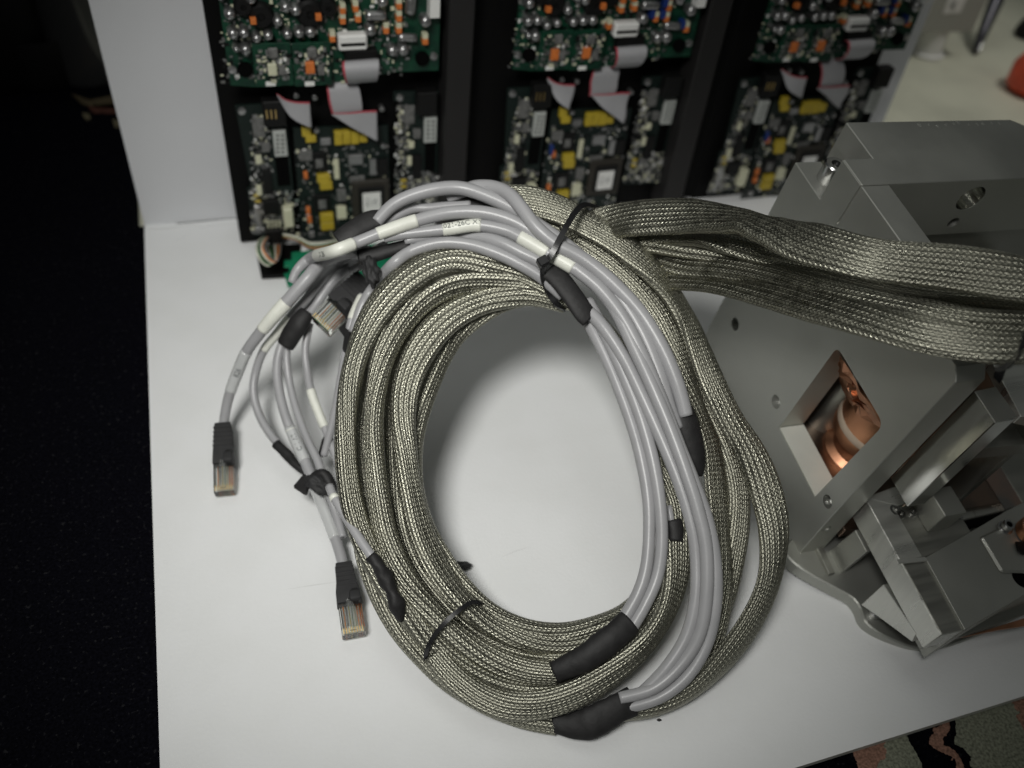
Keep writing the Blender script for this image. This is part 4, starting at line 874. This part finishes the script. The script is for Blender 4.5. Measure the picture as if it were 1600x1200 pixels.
shr(g7[0], [(560,402,6),(592,396,7),(625,386,9),(640,380,10)], [26,24,20,14], 'dark sleeve under the printed one', .7, .03)
shr(g6[0], [(690,322,8),(720,318,8),(755,322,8)], [16,18,16], 'dark sleeve below the top arch', .7, .03)

# ================================================================== plugs
def plug(spec, w0, w1, dirpx, z, cable, label_txt=None, tilt=0., bump=1):
    """modular plug: boot from spec[0] to spec[1], clear body on to spec[2]"""
    A, B, C = pts(spec); ax = B - A; L = np.linalg.norm(ax); ax /= L
    up0 = np.array([0, 0, 1.]); sd = np.cross(ax, up0); sd /= np.linalg.norm(sd)
    if tilt: sd = sd * math.cos(tilt) + up0 * math.sin(tilt)
    up = np.cross(sd, ax); root = cable
    r0, r1 = pxr(A, w0), pxr(B, w1)
    def fr(c, hw, hh): return [c - sd * hw - up * hh, c + sd * hw - up * hh, c + sd * hw + up * hh, c - sd * hw + up * hh]
    V = []; prof = [(0, r0, r0), (.12, r0 * 1.06, r0), (.5, (r0 + r1) / 2, r0 * 1.05), (.72, r1 * .97, r1 * .75), (1, r1, r1 * .82)]
    for t, a, b in prof: V += fr(A + ax * L * t, a, b)
    Fc = [(k * 4 + i, k * 4 + (i + 1) % 4, (k + 1) * 4 + (i + 1) % 4, (k + 1) * 4 + i) for k in range(len(prof) - 1) for i in range(4)] + [(0, 1, 2, 3), (16, 17, 18, 19)]
    me = pymesh('plug_boot', V, Fc); bevel(me, .0007, 2); me.shade_smooth(); me.set_sharp_from_angle(angle=.6); bt = link('plug_boot', me, rubber); bt.parent = root
    for k in range(5):                                   # strain relief ribs
        t = .10 + k * .11; a = r0 * (1.10 + .25 * t); c = A + ax * L * t
        V = fr(c, a, r0 * 1.12) + fr(c + ax * L * .05, a, r0 * 1.12)
        me = pymesh('boot_rib', V, [(0, 1, 2, 3), (4, 5, 6, 7)] + [(i, (i + 1) % 4, 4 + (i + 1) % 4, 4 + i) for i in range(4)]); bevel(me, .0003); rb = link('boot_rib', me, rubber); rb.parent = bt
    # latch hood
    s = bump; V = []
    for t, a, b in ((.70, .3, .9), (.8, .55, 1.35), (1.0, .6, 1.5), (1.04, .5, 1.2)):
        c = A + ax * L * t + sd * s * r1 * .55; V += [c - sd * r1 * a * .9 + up * 0, c + sd * r1 * a * 1.0 + up * 0, c + sd * r1 * a * .8 + up * r1 * b * .9, c - sd * r1 * a * .7 + up * r1 * b * .9]
    me = pymesh('latch_hood', V, [(k * 4 + i, k * 4 + (i + 1) % 4, (k + 1) * 4 + (i + 1) % 4, (k + 1) * 4 + i) for k in range(3) for i in range(4)] + [(0, 1, 2, 3), (12, 13, 14, 15)]); bevel(me, .0006, 2); me.shade_smooth(); o = link('latch_hood', me, rubber); o.parent = bt
    Lb = np.linalg.norm(C - B); a = r1 * .93; hh = r1 * .6
    V = fr(B - ax * .0005, a, hh) + fr(B + ax * Lb, a, hh)
    me = pymesh('clear_plug', V, [(0, 1, 2, 3), (4, 5, 6, 7)] + [(i, (i + 1) % 4, 4 + (i + 1) % 4, 4 + i) for i in range(4)]); bevel(me, .0004); cp = link('clear_plug', me, clearp); cp.parent = root
    wc = [wire_w, wire_o, wire_w, bpy.data.materials['green_wire'], wire_w, bpy.data.materials['blue_capacitor'], wire_w, bpy.data.materials['brown_chip']]
    for k in range(8):
        x = (k - 3.5) / 4 * a * .92; p = B + sd * x
        V = [p + ax * Lb * .05, p + ax * Lb * .78]
        wr = tube('inner_wire', V, a * .055, [orange, wire_o, cream, wire_g, yellow, greyp, wire_o, brownc][k], None, 6, .004); wr.parent = cp
        c = p + ax * Lb * .8 + up * hh * .99; e = a * .045
        V = [c - sd * e, c + sd * e, c + sd * e + ax * Lb * .17, c - sd * e + ax * Lb * .17]; V = V + [v + up * .0003 for v in V]
        me = pymesh('contact', V, [(0, 1, 2, 3), (4, 5, 6, 7)] + [(i, (i + 1) % 4, 4 + (i + 1) % 4, 4 + i) for i in range(4)]); o = link('contact', me, gold); o.parent = cp
    lt = [B + up * (hh + .0012) + ax * Lb * .9 - sd * a * .28, B + up * (hh + .0012) + ax * Lb * .9 + sd * a * .28, B + up * (hh + .0028) - ax * .001 + sd * a * .28, B + up * (hh + .0028) - ax * .001 - sd * a * .28]
    me = pymesh('latch_tab', lt + [v - up * .0009 for v in lt], [(0, 1, 2, 3), (4, 5, 6, 7)] + [(i, (i + 1) % 4, 4 + (i + 1) % 4, 4 + i) for i in range(4)]); o = link('latch_tab', me, clearp); o.parent = cp
plug([(349,665,0,16),(350,728,0,10),(353,768,0,8)], 24, 32, 0, 0, n1[0], bump=-1)
plug([(537,882,0,14),(546,945,0,10),(556,993,0,7)], 25, 38, 0, 0, n4[0], bump=-1)
plug([(570,438,0,92),(528,482,0,84),(502,512,0,78)], 30, 42, 0, 0, g5[0], tilt=.3, bump=-1)

# ================================================================== cable ties and knots
def tie(name, spec, wpx, label, th=.35):
    P3 = pts(spec); C, s, (r,) = resample(P3, .001, [[pxr(p, wpx) for p in P3]])
    T, Sd, Nn = frames(C, CN); k = len(C)
    # flat strap: rectangle section standing on edge of the bundle
    V = np.stack([C - Sd * r[:, None] - Nn * r[:, None] * th, C + Sd * r[:, None] - Nn * r[:, None] * th, C + Sd * r[:, None] + Nn * r[:, None] * th, C - Sd * r[:, None] + Nn * r[:, None] * th], 1)
    o = grid_mesh('strap', V.reshape(-1, 3), k, 4, tie_m); o.data.shade_flat()
    root = thing('cable_tie', tuple(C[0]), label, 'cable tie', 'black cable ties on the coil'); under(o, root); return root, C
t1, C1 = tie('cable_tie', [(940,330,-2),(925,322,10),(912,321,20),(900,330,27),(886,352,33),(872,378,34),(860,400,32),(851,412,28),(848,425,22),(850,440,16),(858,458,10),(869,474,8),(878,480,4),(880,484,-4)], 9, 'black cable tie cinching the top of the coil over white tape')
hd = C1[len(C1) // 2]
def boxat(name, c, sx, sy, sz, m, parent, rot=0.):
    c = np.array(c); a = _u * math.cos(rot) + np.cross(CN, _u) * math.sin(rot); b = np.cross(CN, a)
    loop = [c - a * sx - b * sy, c + a * sx - b * sy, c + a * sx + b * sy, c - a * sx + b * sy]
    return prism(name, [p - CN * sz for p in loop], CN * 2 * sz, m, parent, .0005)
boxat('ratchet_head', P(848, 409, 30), .0028, .0024, .0022, tie_m, t1, .6)
t2, C2 = tie('cable_tie', [(760,948,-6),(750,943,4),(738,941,9),(722,950,13),(700,968,14),(682,988,12),(670,1008,9),(665,1025,4),(668,1038,-1),(674,1046,-4)], 7, 'thin black cable tie around the lower left of the coil')
boxat('ratchet_head', P(674, 1042, 0), .0018, .0018, .0016, tie_m, t2, .4)
t3, C3 = tie('cable_tie', [(1604,520,0,225),(1596,545,0,222),(1588,560,0,214),(1572,573,0,205),(1556,577,0,198)], 9, 'black cable tie holding the right bundle at the picture edge')
t3['group'] = 'black cable ties on the coil'
px_ = [Z(1555, 578, 190), Z(1570, 578, 190), Z(1562, 602, 184), Z(1550, 590, 186)]
prism('loose_end', px_, W(0, 0, 3), tie_m, t3, .0004)
def knot(name, ctr, rads, label, cat, m=rubber, seed=1, bl=.35, straps=()):
    """crumpled wrap of black tape"""
    bm = bmesh.new(); bmesh.ops.create_icosphere(bm, subdivisions=4, radius=1.0); r = np.random.default_rng(seed); ph = r.uniform(0, 6, 12)
    A, B, Cc = rads
    for v in bm.verts:
        x, y, z = v.co; f = 1 + bl * (.35 * math.sin(3.1 * x * 2 + ph[0]) * math.sin(3.7 * y * 2 + ph[1]) + .25 * math.sin(7 * z + ph[2] + 4 * x) + .18 * math.sin(11 * y + ph[3]) + .12 * math.sin(17 * x + 9 * z + ph[4]))
        p = ctr + (A * x + B * y + Cc * z) * f; v.co = Vector(p)
    me = bpy.data.meshes.new(name); bm.to_mesh(me); bm.free(); me.shade_smooth(); o = link(name, me, m); tag(o, label, cat, None); return o
vx_ = _u; vy_ = np.cross(CN, _u)
k1 = knot('tape_knot', Z(500, 757, 30), (vx_ * .0075 - vy_ * .0035, vx_ * .0022 + vy_ * .0045, CN * .004), 'crumpled black tape knot tying the thin cables left of the coil', 'tape knot', seed=3)
for pl in ([(458,763),(476,742),(487,756),(479,777)],):
    ot = prism('tape_tail', [Z(x, y, 24) for x, y in pl], W(0, 0, 2.5), shrink, None, .0008); ot.parent = k1
tube('tape_tail', [Z(488,748,30), Z(505,741,33), Z(517,760,30), Z(516,776,25)], [.0025,.0035,.003,.0012], shrink, None, 12, .0008, lump=.1).parent = k1
k2 = knot('tape_knot', Z(580, 424, 128), (vx_ * .004 + vy_ * .001, vy_ * .0085 - vx_ * .002, CN * .004), 'black tape knot at the upper left where the fan of cables starts', 'tape knot', seed=5)
st = prism('tape_strip', [Z(x, y, 86) for x, y in ((529, 516), (548, 498), (550, 520), (541, 556), (535, 548), (538, 528))], W(0, 0, 2), shrink, None, .0006)
tag(st, 'black strip hanging below the third plug against the coil', 'tape strip')
st = prism('tape_strip', [Z(x, y, 26) for x, y in ((503, 690), (512, 672), (511, 690), (505, 716), (497, 713))], W(0, 0, 2), shrink, None, .0006)
tag(st, 'short black strip between the thin cables above the knot', 'tape strip')
cl = knot('tape_bit', Z(722, 884, 5), (vx_ * .005, vy_ * .002, np.array([0, 0, .002])), 'black bit of tape poking from under the coil into the empty centre', 'tape bit', seed=8)
# loose bits on the board
for px, py, r, lab in ((1030, 1125, .0007, 'tiny dark speck on the white board below the coil'),):
    o = knot('dust_speck', Z(px, py, .4), (vx_ * r * 1.6, vy_ * r, np.array([0, 0, .0004])), lab, 'speck', seed=2)

# tidy helper data
for o in bpy.data.objects:
    for kx in ('_loc', '_p'):
        if kx in o: del o[kx]
